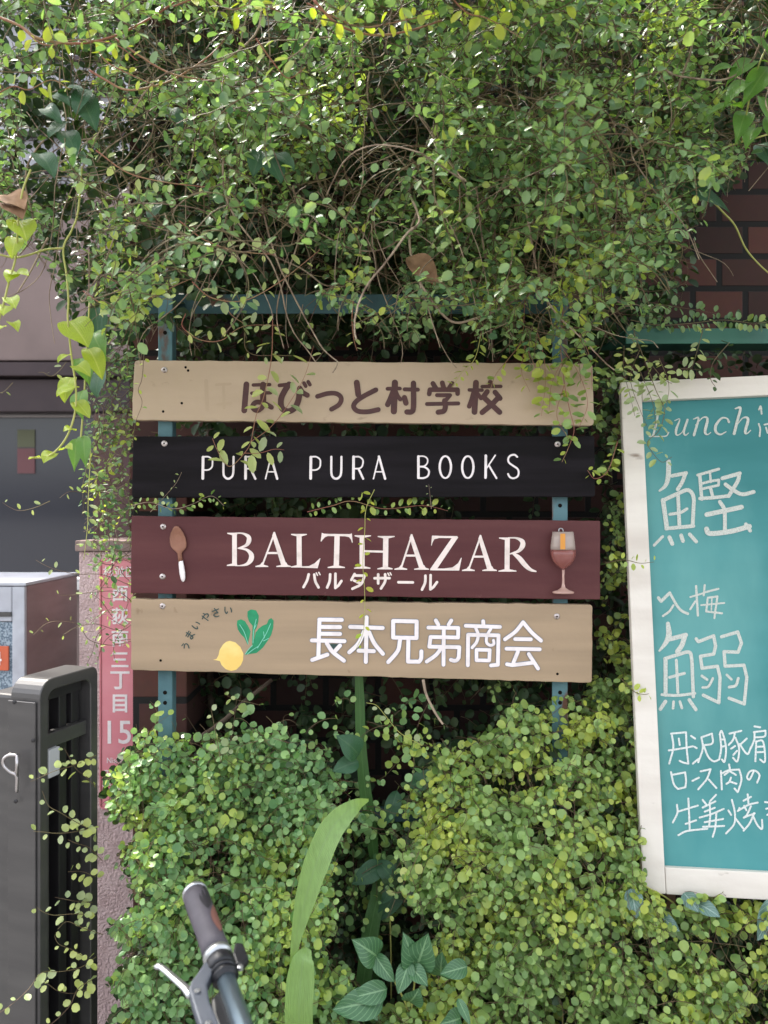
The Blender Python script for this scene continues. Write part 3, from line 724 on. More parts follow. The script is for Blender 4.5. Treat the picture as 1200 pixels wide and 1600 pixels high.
# ------------------------------------------------------------------ spoon and wine glass on the maroon board
sp = thing('wooden_spoon', P(281, 867, SD - .006), 'small wooden spoon with white dipped handle on the maroon board', 'spoon')
def spoon_mesh():
    bm = bmesh.new(); rows = []
    prof = [(822,2),(826,6),(832,9.5),(840,12.3),(848,13),(854,12),(858,9.5),(861,6),(864,3.4),(870,3.1),(877,3.7)]
    for (py, hw) in prof:
        cx = 276.5 + (py - 822) * .12; row = []
        for k in range(9):
            u = (k - 4) / 4; inside = max(0, 1 - ((py - 841) / 17)**2)
            dep = -.0055 + (.0062 * inside * (1 - u*u)) - .002 * (1-inside)*(1-u*u)
            row.append(bm.verts.new(P(cx + hw*u, py, SD) + Vector((0, dep, 0))))
        rows.append(row)
    back = []
    for (py, hw) in prof:
        cx = 276.5 + (py - 822) * .12; back.append([bm.verts.new(P(cx + hw*(k-4)/4*.9, py, SD) + Vector((0, -.0008, 0))) for k in range(9)])
    for r0, r1 in zip(rows, rows[1:]):
        for k in range(8): bm.faces.new((r0[k], r0[k+1], r1[k+1], r1[k]))
    for r0, r1 in zip(back, back[1:]):
        for k in range(8): bm.faces.new((r1[k], r1[k+1], r0[k+1], r0[k]))
    for i in range(len(rows)-1):
        bm.faces.new((rows[i][0], rows[i+1][0], back[i+1][0], back[i][0])); bm.faces.new((rows[i+1][8], rows[i][8], back[i][8], back[i+1][8]))
    for r, b in ((rows[0], back[0]), (rows[-1], back[-1])):
        for k in range(8): bm.faces.new((r[k], r[k+1], b[k+1], b[k]))
    return bm
bmobj('bowl', spoon_mesh(), M['wood_spoon'], sp, smooth=True)
bm = bmesh.new()
hp = [(282.5,876.5,4.6),(283.5,885,5.6),(284.8,895,6.0),(285.8,903,5.2),(286.2,907,3.4),(286.3,909,1.2)]
tube(bm, [P(x, y, SD - .0045) for x, y, r in hp], [r * SD / F for x, y, r in hp], 12, flat=.55)
bmobj('handle', bm, M['spoon_white'], sp, smooth=True)

wg = thing('wine_glass', P(877, 926, SD - .02), 'small pinkish wine goblet ornament hung on the maroon board', 'glass')
gx = 876.5
def glass(prof, m, nm, dx=0, flat=.75):
    bm = bmesh.new(); k = SD / F
    M4 = Matrix.Translation(Vector((P(gx + dx, 0, SD).x, SD - .0165, 0)))
    lathe(bm, [(r * k, P(0, py, SD).z) for r, py in prof], M4, 24, flat)
    return bmobj(nm, bm, m, wg, smooth=True)
bowl = glass([(16.5,830.5),(17.6,840),(19,852),(19.4,858)], M['glass_clear'], 'bowl')
glass([(19.3,858.4),(19.3,866),(16.5,875),(11,882),(5,886.5),(2.2,888.5)], M['glass_wine'], 'wine', .3)
glass([(2.2,889),(1.7,900),(2,911),(3.6,917),(9,920.5),(16.8,923),(16.5,925.5),(3,926)], M['glass_stem'], 'stem', .6)
bm = bmesh.new(); a = P(869, 833, SD); b = P(876.5, 857, SD); box(bm, (a.x, SD - .036, b.z), (b.x, SD - .035, a.z)); bmobj('amber_reflection', bm, M['amber'], wg)  # orange reflection in the bowl, built as a coloured slip
bm = bmesh.new(); tube(bm, catmull([P(873, 831, SD-.01), P(873.5, 827, SD-.01), P(876, 825.5, SD-.01), P(879, 827, SD-.01), P(880, 831, SD-.01)], 4), .0011, 6); bmobj('hanging_loop', bm, M['alu_bright'], wg, smooth=True)

# ------------------------------------------------------------------ chalkboard
O = P(1003,1392,1.40); Atl = P(968,600,1.545); Ctr = P(1200,583,1.50)
ey = (Atl - O).normalized(); ex = (Ctr - Atl); ex = (ex - ey * ex.dot(ey)).normalized(); en = ex.cross(ey).normalized()   # en faces the viewer
if en.y > 0: en = -en
CH = (Atl - O).length; CWD = .72
cb = thing('chalkboard', (O.x + .3, O.y + .05, O.z), 'large teal chalkboard menu in a weathered white wooden frame', 'chalkboard')
def W3(u, v, n): return O + ex * u + ey * v + en * n
def cbox(name, u0, v0, u1, v1, n0, n1, m, bev=.002, rounded=False):
    bm = bmesh.new()
    MM = Matrix((( ex.x, ey.x, en.x, O.x), (ex.y, ey.y, en.y, O.y), (ex.z, ey.z, en.z, O.z), (0, 0, 0, 1)))
    if rounded:
        r = .026; pts = []
        for k in range(8):
            t = R(180 + 90*k/7); pts.append((u0 + r + r*math.cos(t), v0 + r + r*math.sin(t)))
        pts += [(u1, v0), (u1, v1), (u0, v1)]
        extrude_outline(bm, [W3(u, v, n1) for u, v in pts], -en * (n1 - n0))
    else: box(bm, (u0, v0, n0), (u1, v1, n1), MM)
    return bmobj(name, bm, m, cb, bevel=bev)
fw = .040
cbox('panel', fw - .004, .04, CWD - fw + .004, CH - fw + .004, -.012, 0, M['chalkboard'], 0)
cbox('frame_rail', fw + .0005, 0, CWD - fw - .0005, .046, -.014, .012, M['frame_white'])
cbox('frame_rail', fw + .0005, CH - fw, CWD - fw - .0005, CH, -.014, .012, M['frame_white'])
cbox('frame_stile', 0, 0, fw, CH, -.0142, .0125, M['frame_white'], .003, True)
cbox('frame_stile', CWD - fw, 0, CWD, CH, -.0142, .0125, M['frame_white'], .003)
cbox('backing', .004, .004, CWD - .004, CH - .004, -.032, -.0145, M['frame_side'], .002)
for u in (.06, CWD - .10):
    bm = bmesh.new(); a_ = W3(u, .1, -.05); b_ = Vector((a_.x, a_.y + .06, 0)); tube(bm, [a_, b_], .016, 4)
    bmobj('leg', bm, M['frame_side'], cb)
def cproj(px, py):
    d = P(px, py, 1) - Vector((0, 0, CAMZ)); o = Vector((0, 0, CAMZ))
    t = (O - o).dot(en) / d.dot(en); return o + d * t
ik = Ink(cproj, en); J = crop(1000,620,6); p = Pen(ik, J)
p.S([(170,150),(150,260),(122,365)], 20); p.S([(85,372),(180,373),(245,368),(268,335)], 11); p.L([(145,165),(195,158)], 9)
p.S([(325,225,8),(372,212,10),(338,310,24),(345,360,14),(395,330,8),(440,225,12)]); p.S([(445,215,20),(410,325,22),(425,362,12),(455,340,8)])
p.S([(500,210,8),(548,205,18),(505,360,24)]); p.S([(520,265,8),(590,195,12),(632,212,24),(608,325,26),(630,356,12),(662,335,8)])
p.S([(832,238,22),(815,205,14),(765,202,18),(712,265,26),(708,325,24),(750,355,16),(805,330,10)])
p.S([(892,112,12),(940,108,24),(910,230,26),(882,345,28)]); p.S([(905,270,8),(965,198,12),(1012,212,26),(985,325,26),(1002,345,12),(1036,315,9)])
p.S([(1115,120),(1130,90),(1140,160)], 16); p.S([(1112,255),(1126,300),(1120,370)], 16); p.S([(1165,262),(1215,252)], 16); p.S([(1180,290),(1195,340)], 16)
ik.build('chalk_heading', M['chalk'], cb)
def fish_word():
    ik = Ink(cproj, en); p = Pen(ik, J); S = p.S; L = p.L
    S([(268,610,44),(265,740,46),(240,830,36),(182,882,18)]); L([(300,742),(432,715)], 34); S([(425,718),(395,800),(352,868)], 36)
    L([(215,970),(250,1225)], 42); S([(210,975),(360,905),(450,875),(500,935),(500,1060),(492,1212)], 36); L([(245,1236),(500,1212)], 34)
    L([(355,912),(368,1200)], 34); S([(280,1102),(380,1085),(440,1050)], 28)
    L([(212,1310),(132,1392)], 26); L([(275,1318),(302,1378)], 38); L([(385,1300),(402,1352)], 36); L([(465,1290),(526,1358)], 34)
    L([(540,735),(738,678)], 26); L([(560,745),(578,960)], 32); S([(575,815),(660,792),(738,780),(735,830),(590,862)], 24, smooth=False); L([(655,715),(662,800)], 22); L([(660,860),(682,940)], 30); S([(560,955),(700,945),(830,930)], 32)
    L([(772,765),(935,718)], 36); S([(930,718),(915,790),(830,932)], 36); S([(800,822),(880,880),(960,915),(1065,892)], 36)
    S([(748,985),(788,1050),(795,1130),(795,1250)], 36); L([(625,1105),(950,1035)], 44); S([(622,1240),(655,1282),(850,1262),(1025,1215)], 46); L([(992,1195),(1032,1255)], 34)
    ik.build('chalk_word', M['chalk'], cb)
fish_word()
Kc = crop(1010,900,6.316)
ik = Ink(cproj, en); p = Pen(ik, Kc); S = p.S; L = p.L
L([(118,215),(145,250),(228,168)], 30); S([(230,165),(300,290),(350,345),(408,372)], 26); S([(265,290),(225,350),(162,395)], 22)
L([(432,208),(560,170)], 18); L([(490,100),(508,390)], 22); L([(482,250),(432,328)], 20); S([(575,90),(565,190)], 20); L([(580,160),(710,126)], 20)
L([(605,215),(590,350)], 20); L([(605,215),(700,202),(670,415)], 20); L([(540,288),(768,266)], 17); L([(590,350),(745,368)], 20); L([(645,225),(640,335)], 14)
ik.build('chalk_word', M['chalk'], cb)
ik = Ink(cproj, en); p = Pen(ik, Kc); S = p.S; L = p.L
S([(212,470,40),(222,580,56),(190,660,44),(128,738,20)]); L([(235,622),(388,582)], 44); S([(380,585),(350,680),(305,745)], 48)
L([(188,825),(188,1172)], 40); S([(182,815),(300,780),(415,750),(445,810),(455,1000),(462,1190)], 34); S([(152,1170),(300,1178),(478,1158)], 28); L([(295,830),(310,1150)], 28); L([(228,1000),(375,960)], 28)
L([(188,1238),(138,1312)], 36); L([(268,1240),(262,1305)], 26); L([(330,1240),(350,1302)], 26); L([(422,1222),(488,1318)], 34)
L([(490,620),(512,648),(662,590),(682,690),(664,770),(532,792),(548,910),(700,890),(726,1000),(714,1250),(560,1175)], 32); L([(545,985),(598,1022)], 26); S([(655,1010),(610,1090),(555,1100)], 24)
L([(740,600),(900,552),(938,660),(904,752),(766,746),(776,890),(962,880),(990,1000),(965,1262),(815,1205)], 32); L([(792,975),(838,1020)], 24); S([(905,1010),(880,1080),(815,1096)], 28)
ik.build('chalk_word', M['chalk'], cb)
Lc = crop(1030,1120,7.059); T = 21
def lines(strokes):
    ik = Ink(cproj, en); p = Pen(ik, Lc)
    for st in strokes:
        sm = True; wv_ = T
        p.S(st, wv_)
    ik.build('chalk_line', M['chalk_thin'], cb)
lines([[(138,190),(155,340),(110,515)], [(130,185),(295,170)], [(295,170),(302,350),(320,515)], [(320,515),(270,505),(225,485)], [(105,370),(240,350),(370,325)], [(215,240),(226,310)],
       [(350,210),(395,240)], [(388,330),(412,345)], [(370,515),(430,465)], [(465,225),(580,185)], [(580,185),(585,290),(490,312)], [(465,225),(480,350),(430,500)], [(495,330),(540,440),(600,490),(660,470)],
       [(668,190),(682,350),(662,470)], [(665,195),(690,160),(735,330),(720,490),(690,470)], [(690,250),(720,245)], [(690,330),(725,322)], [(775,185),(905,155)], [(835,175),(815,250),(765,310)], [(840,230),(880,350),(860,490),(812,450)], [(835,320),(792,350)], [(858,375),(818,420)], [(965,240),(890,310)], [(885,300),(970,410),(1012,330)],
       [(1050,105),(1112,115)], [(1042,168),(1170,152)], [(1170,152),(1160,215),(1052,226)], [(1050,180),(1045,260),(1010,345)], [(1068,270),(1060,490)], [(1065,272),(1145,275),(1165,490),(1110,470)], [(1078,330),(1145,326)], [(1078,390),(1145,386)]])
lines([[(130,610),(160,740),(205,795)], [(140,640),(285,612)], [(285,612),(295,700),(288,775)], [(205,795),(288,775)], [(365,705),(436,670)], [(455,600),(565,577)], [(565,577),(520,690),(430,800)], [(545,690),(630,785)],
       [(680,597),(690,800)], [(700,620),(760,590),(880,580)], [(880,580),(905,690),(865,830)], [(865,830),(830,790)], [(770,525),(775,590),(720,640)], [(780,600),(845,640)], [(790,670),(772,715),(740,738)], [(785,715),(850,737)], [(1040,600),(995,690),(968,662),(1000,602),(1060,595),(1105,645),(1078,725)]])
lines([[(195,970),(200,1060),(150,1165)], [(205,1045),(425,978)], [(320,900),(328,1060),(335,1240)], [(290,1180),(405,1140)], [(210,1305),(290,1262),(400,1245),(530,1235)],
       [(478,915),(520,968)], [(625,860),(560,930)], [(478,1000),(618,932)], [(500,1045),(612,1002)], [(445,1110),(580,1070),(708,1015)], [(555,945),(560,1070)], [(562,1080),(548,1210)], [(500,1160),(705,1125)], [(630,1060),(618,1220),(590,1322)], [(482,1212),(715,1203)],
       [(800,915),(832,1050),(825,1180),(735,1285)], [(760,1030),(792,1080)], [(865,1040),(885,1005)], [(840,1120),(930,1235)], [(930,925),(1012,882)], [(975,855),(985,965)], [(870,1035),(985,970),(1085,945)], [(935,980),(960,1030)], [(1010,985),(965,1080),(930,1110)], [(930,1110),(1050,1062)], [(1045,1062),(1000,1170),(930,1255)], [(1030,1085),(1080,1190),(1132,1235),(1132,1135)],
       [(1165,938),(1215,945)], [(1178,1012),(1215,1003)], [(1190,1080),(1220,1060)]])

# ------------------------------------------------------------------ green steel ledge over the chalkboard
bm = bmesh.new(); a = P(978, 513, 1.60); b = P(1200, 537, 1.60)
box(bm, (a.x, 1.60, b.z), (1.7, 1.605, a.z)); box(bm, (a.x, 1.6051, a.z - .005), (1.7, 1.80, a.z)); 
lg = bmobj('steel_ledge', bm, M['green_steel'], bevel=.001, seg=1)
tag(lg, 'dark green steel ledge above the chalkboard, fixed to the brick wall', 'ledge')

# ================================================================== PLANTS
def project(p):           # world (N,3) -> photo pixels, used only to decide where foliage is thick or thin
    d = np.maximum(p[:, 1], .05)
    return 600 + p[:, 0] * F / d, 800 - (p[:, 2] - CAMZ) * F / d

LEAF_UV = np.array([(0,0),(.16,.32),(.48,.5),(.82,.36),(1,0),(.82,-.36),(.48,-.5),(.16,-.32)], float)
def leaves_mesh(name, pos, tip, nrm, size, aspect, m, parent, fold=.25, curl=.12):
    """one mesh of many small leaves: pos base point, tip direction, nrm leaf normal, size length"""
    n = len(pos)
    if n == 0: return None
    tip = tip / np.maximum(np.linalg.norm(tip, axis=1, keepdims=True), 1e-9)
    side = np.cross(nrm, tip); side /= np.maximum(np.linalg.norm(side, axis=1, keepdims=True), 1e-9)
    nn = np.cross(tip, side)
    size = np.asarray(size)[:, None, None]; asp = np.asarray(aspect)
    asp = (asp if asp.ndim else np.full(n, asp))[:, None, None]
    u = LEAF_UV[None, :, 0:1]; v = LEAF_UV[None, :, 1:2]
    cl = (curl * (rng.random(n) - .25) * 2)[:, None, None]
    h = fold * np.abs(v) * (.4 + rng.random((n, 1, 1))) - cl * u * u
    co = pos[:, None, :] + size * (u * tip[:, None, :] + v * asp * side[:, None, :] + h * nn[:, None, :])
    co = co.reshape(-1, 3) - np.array(parent_off(parent))
    me = bpy.data.meshes.new(name)
    me.vertices.add(n * 8); me.vertices.foreach_set('co', co.ravel())
    li = (np.arange(n)[:, None] * 8 + np.array([0,1,2,3,4, 4,5,6,7,0])[None]).ravel().astype(np.int32)
    me.loops.add(n * 10); me.loops.foreach_set('vertex_index', li)
    me.polygons.add(n * 2); me.polygons.foreach_set('loop_start', (np.arange(n * 2) * 5).astype(np.int32))
    me.polygons.foreach_set('use_smooth', np.ones(n * 2, bool))
    me.materials.append(m); me.update(calc_edges=True); me.validate()
    return link(bpy.data.objects.new(name, me), parent)

def stems_mesh(name, polys, rad, m, parent, n=3):
    """many thin stems as one mesh; polys list of (K,3)"""
    V = []; Fc_ = []; base = 0; ang = np.arange(n) * 2 * math.pi / n
    for i, p in enumerate(polys):
        k = len(p)
        if k < 2: continue
        t = np.gradient(p, axis=0); t /= np.maximum(np.linalg.norm(t, axis=1, keepdims=True), 1e-9)
        a = np.cross(t, np.array([.21, .37, .9])); a /= np.maximum(np.linalg.norm(a, axis=1, keepdims=True), 1e-6)
        b = np.cross(t, a); r = (rad[i] if hasattr(rad, '__len__') else rad) * np.linspace(1, .55, k)[:, None, None]
        V.append((p[:, None, :] + r * (np.cos(ang)[None, :, None] * a[:, None, :] + np.sin(ang)[None, :, None] * b[:, None, :])).reshape(-1, 3))
        q = np.arange(k - 1)[:, None] * n; j = np.arange(n)[None]; j2 = (j + 1) % n
        Fc_.append((np.stack([q + j, q + j2, q + n + j2, q + n + j], -1).reshape(-1, 4)) + base); base += k * n
    V = np.concatenate(V) - np.array(parent_off(parent)); Fc_ = np.concatenate(Fc_).astype(np.int32)
    me = bpy.data.meshes.new(name); me.vertices.add(len(V)); me.vertices.foreach_set('co', V.ravel())
    me.loops.add(Fc_.size); me.loops.foreach_set('vertex_index', Fc_.ravel())
    me.polygons.add(len(Fc_)); me.polygons.foreach_set('loop_start', (np.arange(len(Fc_)) * 4).astype(np.int32))
    me.polygons.foreach_set('use_smooth', np.ones(len(Fc_), bool))
    me.materials.append(m); me.update(calc_edges=True)
    return link(bpy.data.objects.new(name, me), parent)

def strand(start, dirn, steps, step, grav, wander):
    p = np.empty((steps, 3)); p[0] = start; d = np.array(dirn, float); d /= np.linalg.norm(d); c = rng.normal(0, 1, 3) * .5
    for i in range(1, steps):
        c = c * .8 + rng.normal(0, 1, 3) * .5
        d = d + np.array([0, 0, -grav]) + c * wander; d /= np.linalg.norm(d); p[i] = p[i-1] + d * step
    return p

def leaves_on(poly, spacing, upbias, facing, size, jit=.45, droop=.3, skip=.05):
    """alternate leaves along one polyline -> pos, tip, nrm, size arrays"""
    seg = np.linalg.norm(np.diff(poly, axis=0), axis=1); L = np.concatenate([[0], np.cumsum(seg)])
    s = np.arange(spacing * rng.random(), L[-1], spacing)
    s = s + rng.normal(0, spacing * .2, len(s)); s = np.clip(s, 0, L[-1]); k = len(s)
    if k == 0: return None
    pos = np.stack([np.interp(s, L, poly[:, j]) for j in range(3)], 1)
    t = np.stack([np.interp(np.clip(s + .004, 0, L[-1]), L, poly[:, j]) for j in range(3)], 1) - np.stack([np.interp(np.clip(s - .004, 0, L[-1]), L, poly[:, j]) for j in range(3)], 1)
    t /= np.maximum(np.linalg.norm(t, axis=1, keepdims=True), 1e-9)
    out_ = np.cross(t, np.array(facing) + rng.normal(0, .3, (k, 3))); out_ /= np.maximum(np.linalg.norm(out_, axis=1, keepdims=True), 1e-9)
    out_ *= np.where(np.arange(k) % 2 == 0, 1, -1)[:, None]
    tip = out_ + t * .35 + rng.normal(0, jit, (k, 3)); tip[:, 2] -= droop
    nrm = np.array(upbias)[None] + rng.normal(0, jit, (k, 3))
    sz = size * np.clip(rng.normal(1, .2, k), .5, 1.5) * np.where(s > L[-1] - .03, .7, 1)
    pos = pos + tip / np.linalg.norm(tip, axis=1, keepdims=True) * (.003)
    keep = rng.random(k) > skip
    return pos[keep], tip[keep], nrm[keep], sz[keep]

def cat(lst): return [np.concatenate([l[i] for l in lst if l is not None]) for i in range(4)]
def filt(a, mask): return [q[mask] for q in a]

def vnoise(x, y, seed=0):
    """cheap smooth value noise"""
    r = np.random.default_rng(seed).random((64, 64))
    xi = np.floor(x).astype(int); yi = np.floor(y).astype(int); fx = x - xi; fy = y - yi
    fx = fx*fx*(3-2*fx); fy = fy*fy*(3-2*fy); g = lambda a, b: r[a % 64, b % 64]
    return (g(xi,yi)*(1-fx)+g(xi+1,yi)*fx)*(1-fy) + (g(xi,yi+1)*(1-fx)+g(xi+1,yi+1)*fx)*fy

# ------------------------------------------------------------------ upper hanging mass
CONT = np.array([(-400,400),(-200,420),(0,400),(50,400),(90,455),(130,520),(170,560),(205,570),(235,535),(300,530),(350,545),(400,555),(470,545),(540,556),(610,552),(680,520),(740,530),(800,550),(850,565),(900,590),(930,650),(975,640),(1000,570),(1040,515),(1062,480),(1082,420),(1105,345),(1135,300),(1165,270),(1230,250),(1600,210),(2200,200)], float)
def upper_density(px, py, inner=False):
    low = np.interp(px, CONT[:, 0], CONT[:, 1]) + 26 * (vnoise(px / 22, py * 0 + 3, 5) - .5) * 2
    den = np.clip((low - py) / 40 + .25, 0, 1)
    if inner: return den
    left = np.interp(px, [-300, 0, 60, 110, 170], [.8, .85, .9, 1, 1])
    gaps = np.clip((vnoise(px / 60, py / 50, 9) - .33) * 5, .05, 1)
    shade = np.where((py > 440) & (px > 225) & (px < 600), .9, 1)
    return den * left * gaps * shade

def upper_strands(n, dlo, dhi, leaf, up, gravity, x0=-60, x1=1260, y0=-120, y1=560, size=.0135):
    st = []; lv = []
    for i in range(n):
        for _ in range(6):
            px = rng.uniform(x0, x1); py = rng.uniform(y0, y1)
            if rng.random() < upper_density(np.array([px]), np.array([py]))[0]: break
        else: continue
        d = dlo + (dhi - dlo) * np.clip(vnoise(np.array([px / 90]), np.array([py / 70]), 77)[0] * 1.3 - .3 + .5 * rng.random(), 0, 1)
        upv = (rng.normal(0, .3), up[1] * rng.uniform(.3, 1.5), up[2])
        s0 = np.array(P(px, py, d)); s0[2] += .04
        th = rng.uniform(0, 2 * math.pi)
        dr = (math.cos(th), math.sin(th) * .6 - .3, rng.uniform(-.5, .5))
        q = strand(s0, dr, int(rng.integers(8, 22)), .013, gravity * rng.uniform(.3, 1.5), .16)
        X, Y = project(q); dn = upper_density(X, Y); bad = np.where((dn < .05) | (q[:, 1] > WY - .03))[0]
        if len(bad): q = q[:max(bad[0], 0)]
        if len(q) < 4: continue
        st.append(q); lv.append(leaves_on(q, .0135, upv, (0, -1, .3), size, .42, .15, .12))
    a = cat(lv); X, Y = project(a[0])
    k = rng.random(len(X)) < np.clip(upper_density(X, Y) * 1.6, 0, 1)
    return st, filt(a, k)

hv = thing('hanging_vine', (.1, 1.75, 0), 'dense small leaved wire vine hanging thickly over the top of the sign frame', 'vine')
stA, lvA = upper_strands(2300, 1.08, 1.62, None, (0, -.45, .8), .10, size=.0156)
_ud = upper_density; upper_density = lambda a, b: _ud(a, b, True)
stB, lvB = upper_strands(1900, 1.55, 1.93, None, (0, -.65, .6), .12, size=.024)
upper_density = _ud
stC, lvC = upper_strands(650, 1.15, 1.75, None, (0, -.35, .8), .10, x0=-350, x1=1650, y0=-420, y1=-60, size=.021)
stD, lvD = upper_strands(1000, .72, 1.3, None, (0, -.35, .8), .07, x0=120, x1=2100, y0=-560, y1=-110, size=.019)  # unseen overhang added above the view to shade the signs and chalkboard
stC += stD; lvC = [np.concatenate([p_, q_]) for p_, q_ in zip(lvC, lvD)]
leaves_mesh('foliage', *lvA, .74, M['leaf_up'], hv)
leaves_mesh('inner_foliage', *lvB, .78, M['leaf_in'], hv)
leaves_mesh('crown_shade_foliage', *lvC, .76, M['leaf_up'], hv)
stems_mesh('stems', stA + stC, [.0007 + .0006 * rng.random() for _ in range(len(stA) + len(stC))], M['stem'], hv)
stems_mesh('inner_stems', stB, .001, M['stem'], hv)
# long bare vertical runners inside the mass
run = []
for i in range(220):
    px = rng.uniform(-20, 1220) if i > 60 else rng.uniform(230, 900); py = rng.uniform(-100, 380); d = rng.uniform(1.25, 1.8)
    low = np.interp(px, CONT[:, 0], CONT[:, 1])
    q = strand(np.array(P(px, py, d)), (rng.normal(0, .5), rng.normal(0, .2), -1), int(rng.integers(14, 34)), .016, .08, .14)
    X, Y = project(q); q = q[Y < low + 30]
    if len(q) > 3: run.append(q)
run = run[:170]
stems_mesh('woody_runners', run, [.0009 + .0014 * rng.random() ** 2 for _ in run], M['twig'], hv, 5)
trk = [catmull([P(x, y, d) for x, y, d in pts], 5) for pts in (
    [(330,430,1.86),(300,560,1.9),(330,700,1.9),(300,900,1.9),(330,1100,1.9),(300,1500,1.9),(310,1960,1.92)],
    [(700,200,1.85),(680,430,1.88),(655,600,1.9),(690,800,1.9),(660,1000,1.9),(680,1300,1.9),(660,1960,1.92)],
    [(960,100,1.85),(980,430,1.9),(950,700,1.9),(965,900,1.9),(950,1200,1.9),(960,1960,1.92)],
    [(395,325,1.75),(470,340,1.72),(520,360,1.7),(600,345,1.74)])]
bm = bmesh.new()
for t_, r_ in zip(trk, (.011, .013, .012, .006)): tube(bm, t_, list(np.linspace(r_ * .6, r_, len(t_))), 7)
bmobj('trunks', bm, M['twig_dark'], hv, smooth=True)

# ------------------------------------------------------------------ lower bushes
LEFT = np.array([(118,1260),(135,1225),(160,1190),(205,1175),(240,1150),(300,1165),(345,1150),(400,1165),(450,1185),(500,1200),(545,1230),(560,1280),(545,1350),(555,1420),(520,1500),(470,1600)], float)
def low_left_density(px, py):
    top = np.interp(px, [110,150,180,215,250,300,350,400,460,520,556,575], [1500,1290,1205,1160,1150,1145,1130,1140,1155,1180,1225,1320]) + 18*(vnoise(px/17, py*0+1, 2)-.5)*2 + 34*(vnoise(px/52, py*0+2, 52)-.5)*2
    lft = np.interp(py, [1150,1250,1300,1400,1500,1650], [210,158,200,190,168,160]) + 14*(vnoise(px*0+2, py/15, 3)-.5)*2 + 22*(vnoise(px*0+3, py/50, 53)-.5)*2
    rgt = np.interp(py, [1150,1230,1330,1420,1480,1560,1700], [505,566,545,540,505,565,640]) + 16*(vnoise(px*0+5, py/15, 4)-.5)*2 + 34*(vnoise(px*0+6, py/48, 54)-.5)*2
    gap = np.clip((vnoise(px/38, py/38, 15)-.2)*6, .12, 1); loose = .5*np.clip((py-top+85)/40,0,1)*(vnoise(px/14,py/14,16)>.45)
    return np.maximum(np.clip((py-top)/40+.15,0,1), loose)*np.clip((px-lft)/20+.3,0,1)*np.clip((rgt-px)/40+.25,0,1)*gap
def low_right_density(px, py):
    top = np.interp(px, [560,620,650,700,760,800,830,860,900,935,1000,1010,1100,1500], [1500,1260,1160,1120,1105,1085,1075,1110,1120,1085,1120,1400,1392,1392]) + 16*(vnoise(px/17, py*0+7, 12)-.5)*2 + np.where(px<930, 26, 4)*(vnoise(px/46, py*0+8, 55)-.5)*2
    lft = np.interp(py, [1060,1150,1250,1330,1420,1480,1540,1600,1700], [740,632,618,600,632,675,695,600,560]) + 18*(vnoise(px*0+4, py/15, 13)-.5)*2 + 34*(vnoise(px*0+9, py/48, 56)-.5)*2
    gap = np.clip((vnoise(px/42, py/42, 14)-.2)*6, .1, 1)
    loose = .5*np.clip((py-top+80)/40,0,1)*(px<905)*(vnoise(px/14,py/14,17)>.45)
    return np.maximum(np.clip((py-top)/40+.15,0,1), loose)*np.clip((px-lft)/44+.25,0,1)*gap
def curtain_density(px, py):
    l = np.interp(py, [520,660,700,760,820,930,1000,1080,1130], [890,928,938,942,945,940,930,920,905]); r = np.interp(py, [560,700,900,1130], [985,978,985,1000])
    g = np.clip((vnoise(px/16, py/26, 21)-.3)*4, 0, 1)
    return np.clip((px-l)/10+.3,0,1)*np.clip((r-px)/10+.3,0,1)*np.where((py>560)&(py<1140),1,0)*np.interp(py,[560,800,900,1000],[.45,.5,.9,1])*g

def bush(density, n, bounds, dfun, size, up, steps=(7, 18), back=0):
    x0, x1, y0, y1 = bounds; st = []; lv = []
    for i in range(n):
        for _ in range(8):
            px = rng.uniform(x0, x1); py = rng.uniform(y0, y1)
            if rng.random() < density(np.array([px]), np.array([py]))[0]: break
        else: continue
        d = dfun(px, py) + (rng.random() ** 1.5) * .10 + back
        s0 = np.array(P(px, py, d)); th = rng.uniform(0, 2*math.pi)
        q = strand(s0, (math.cos(th), -.5 + .5*rng.normal(), .25 + .5 * math.sin(th)), int(rng.integers(*steps)), .011, .13*rng.uniform(.2, 1.6), .16)
        X, Y = project(q); dn = density(X, Y); bad = np.where((dn < .06) | (q[:, 1] < np.array([dfun(a, b) for a, b in zip(X, Y)]) - .05))[0]
        if len(bad): q = q[:bad[0]]
        if len(q) < 3: continue
        st.append(q); lv.append(leaves_on(q, .0115, (rng.normal(0,.35), up[1]*rng.uniform(.5,1.3), up[2]*rng.uniform(.4,1.6)), (0, -1, .2), size, .45, .25, .05))
    return st, cat(lv)
def dlow(px, py):
    return float(1.50 - .16 * np.clip((py - 1080) / 480, 0, 1.2) + .13 * (vnoise(np.array([px / 80]), np.array([py / 80]), 31)[0] - .5) + .05 * (vnoise(np.array([px / 30]), np.array([py / 30]), 32)[0] - .5))
def dcur(px, py): return 1.585
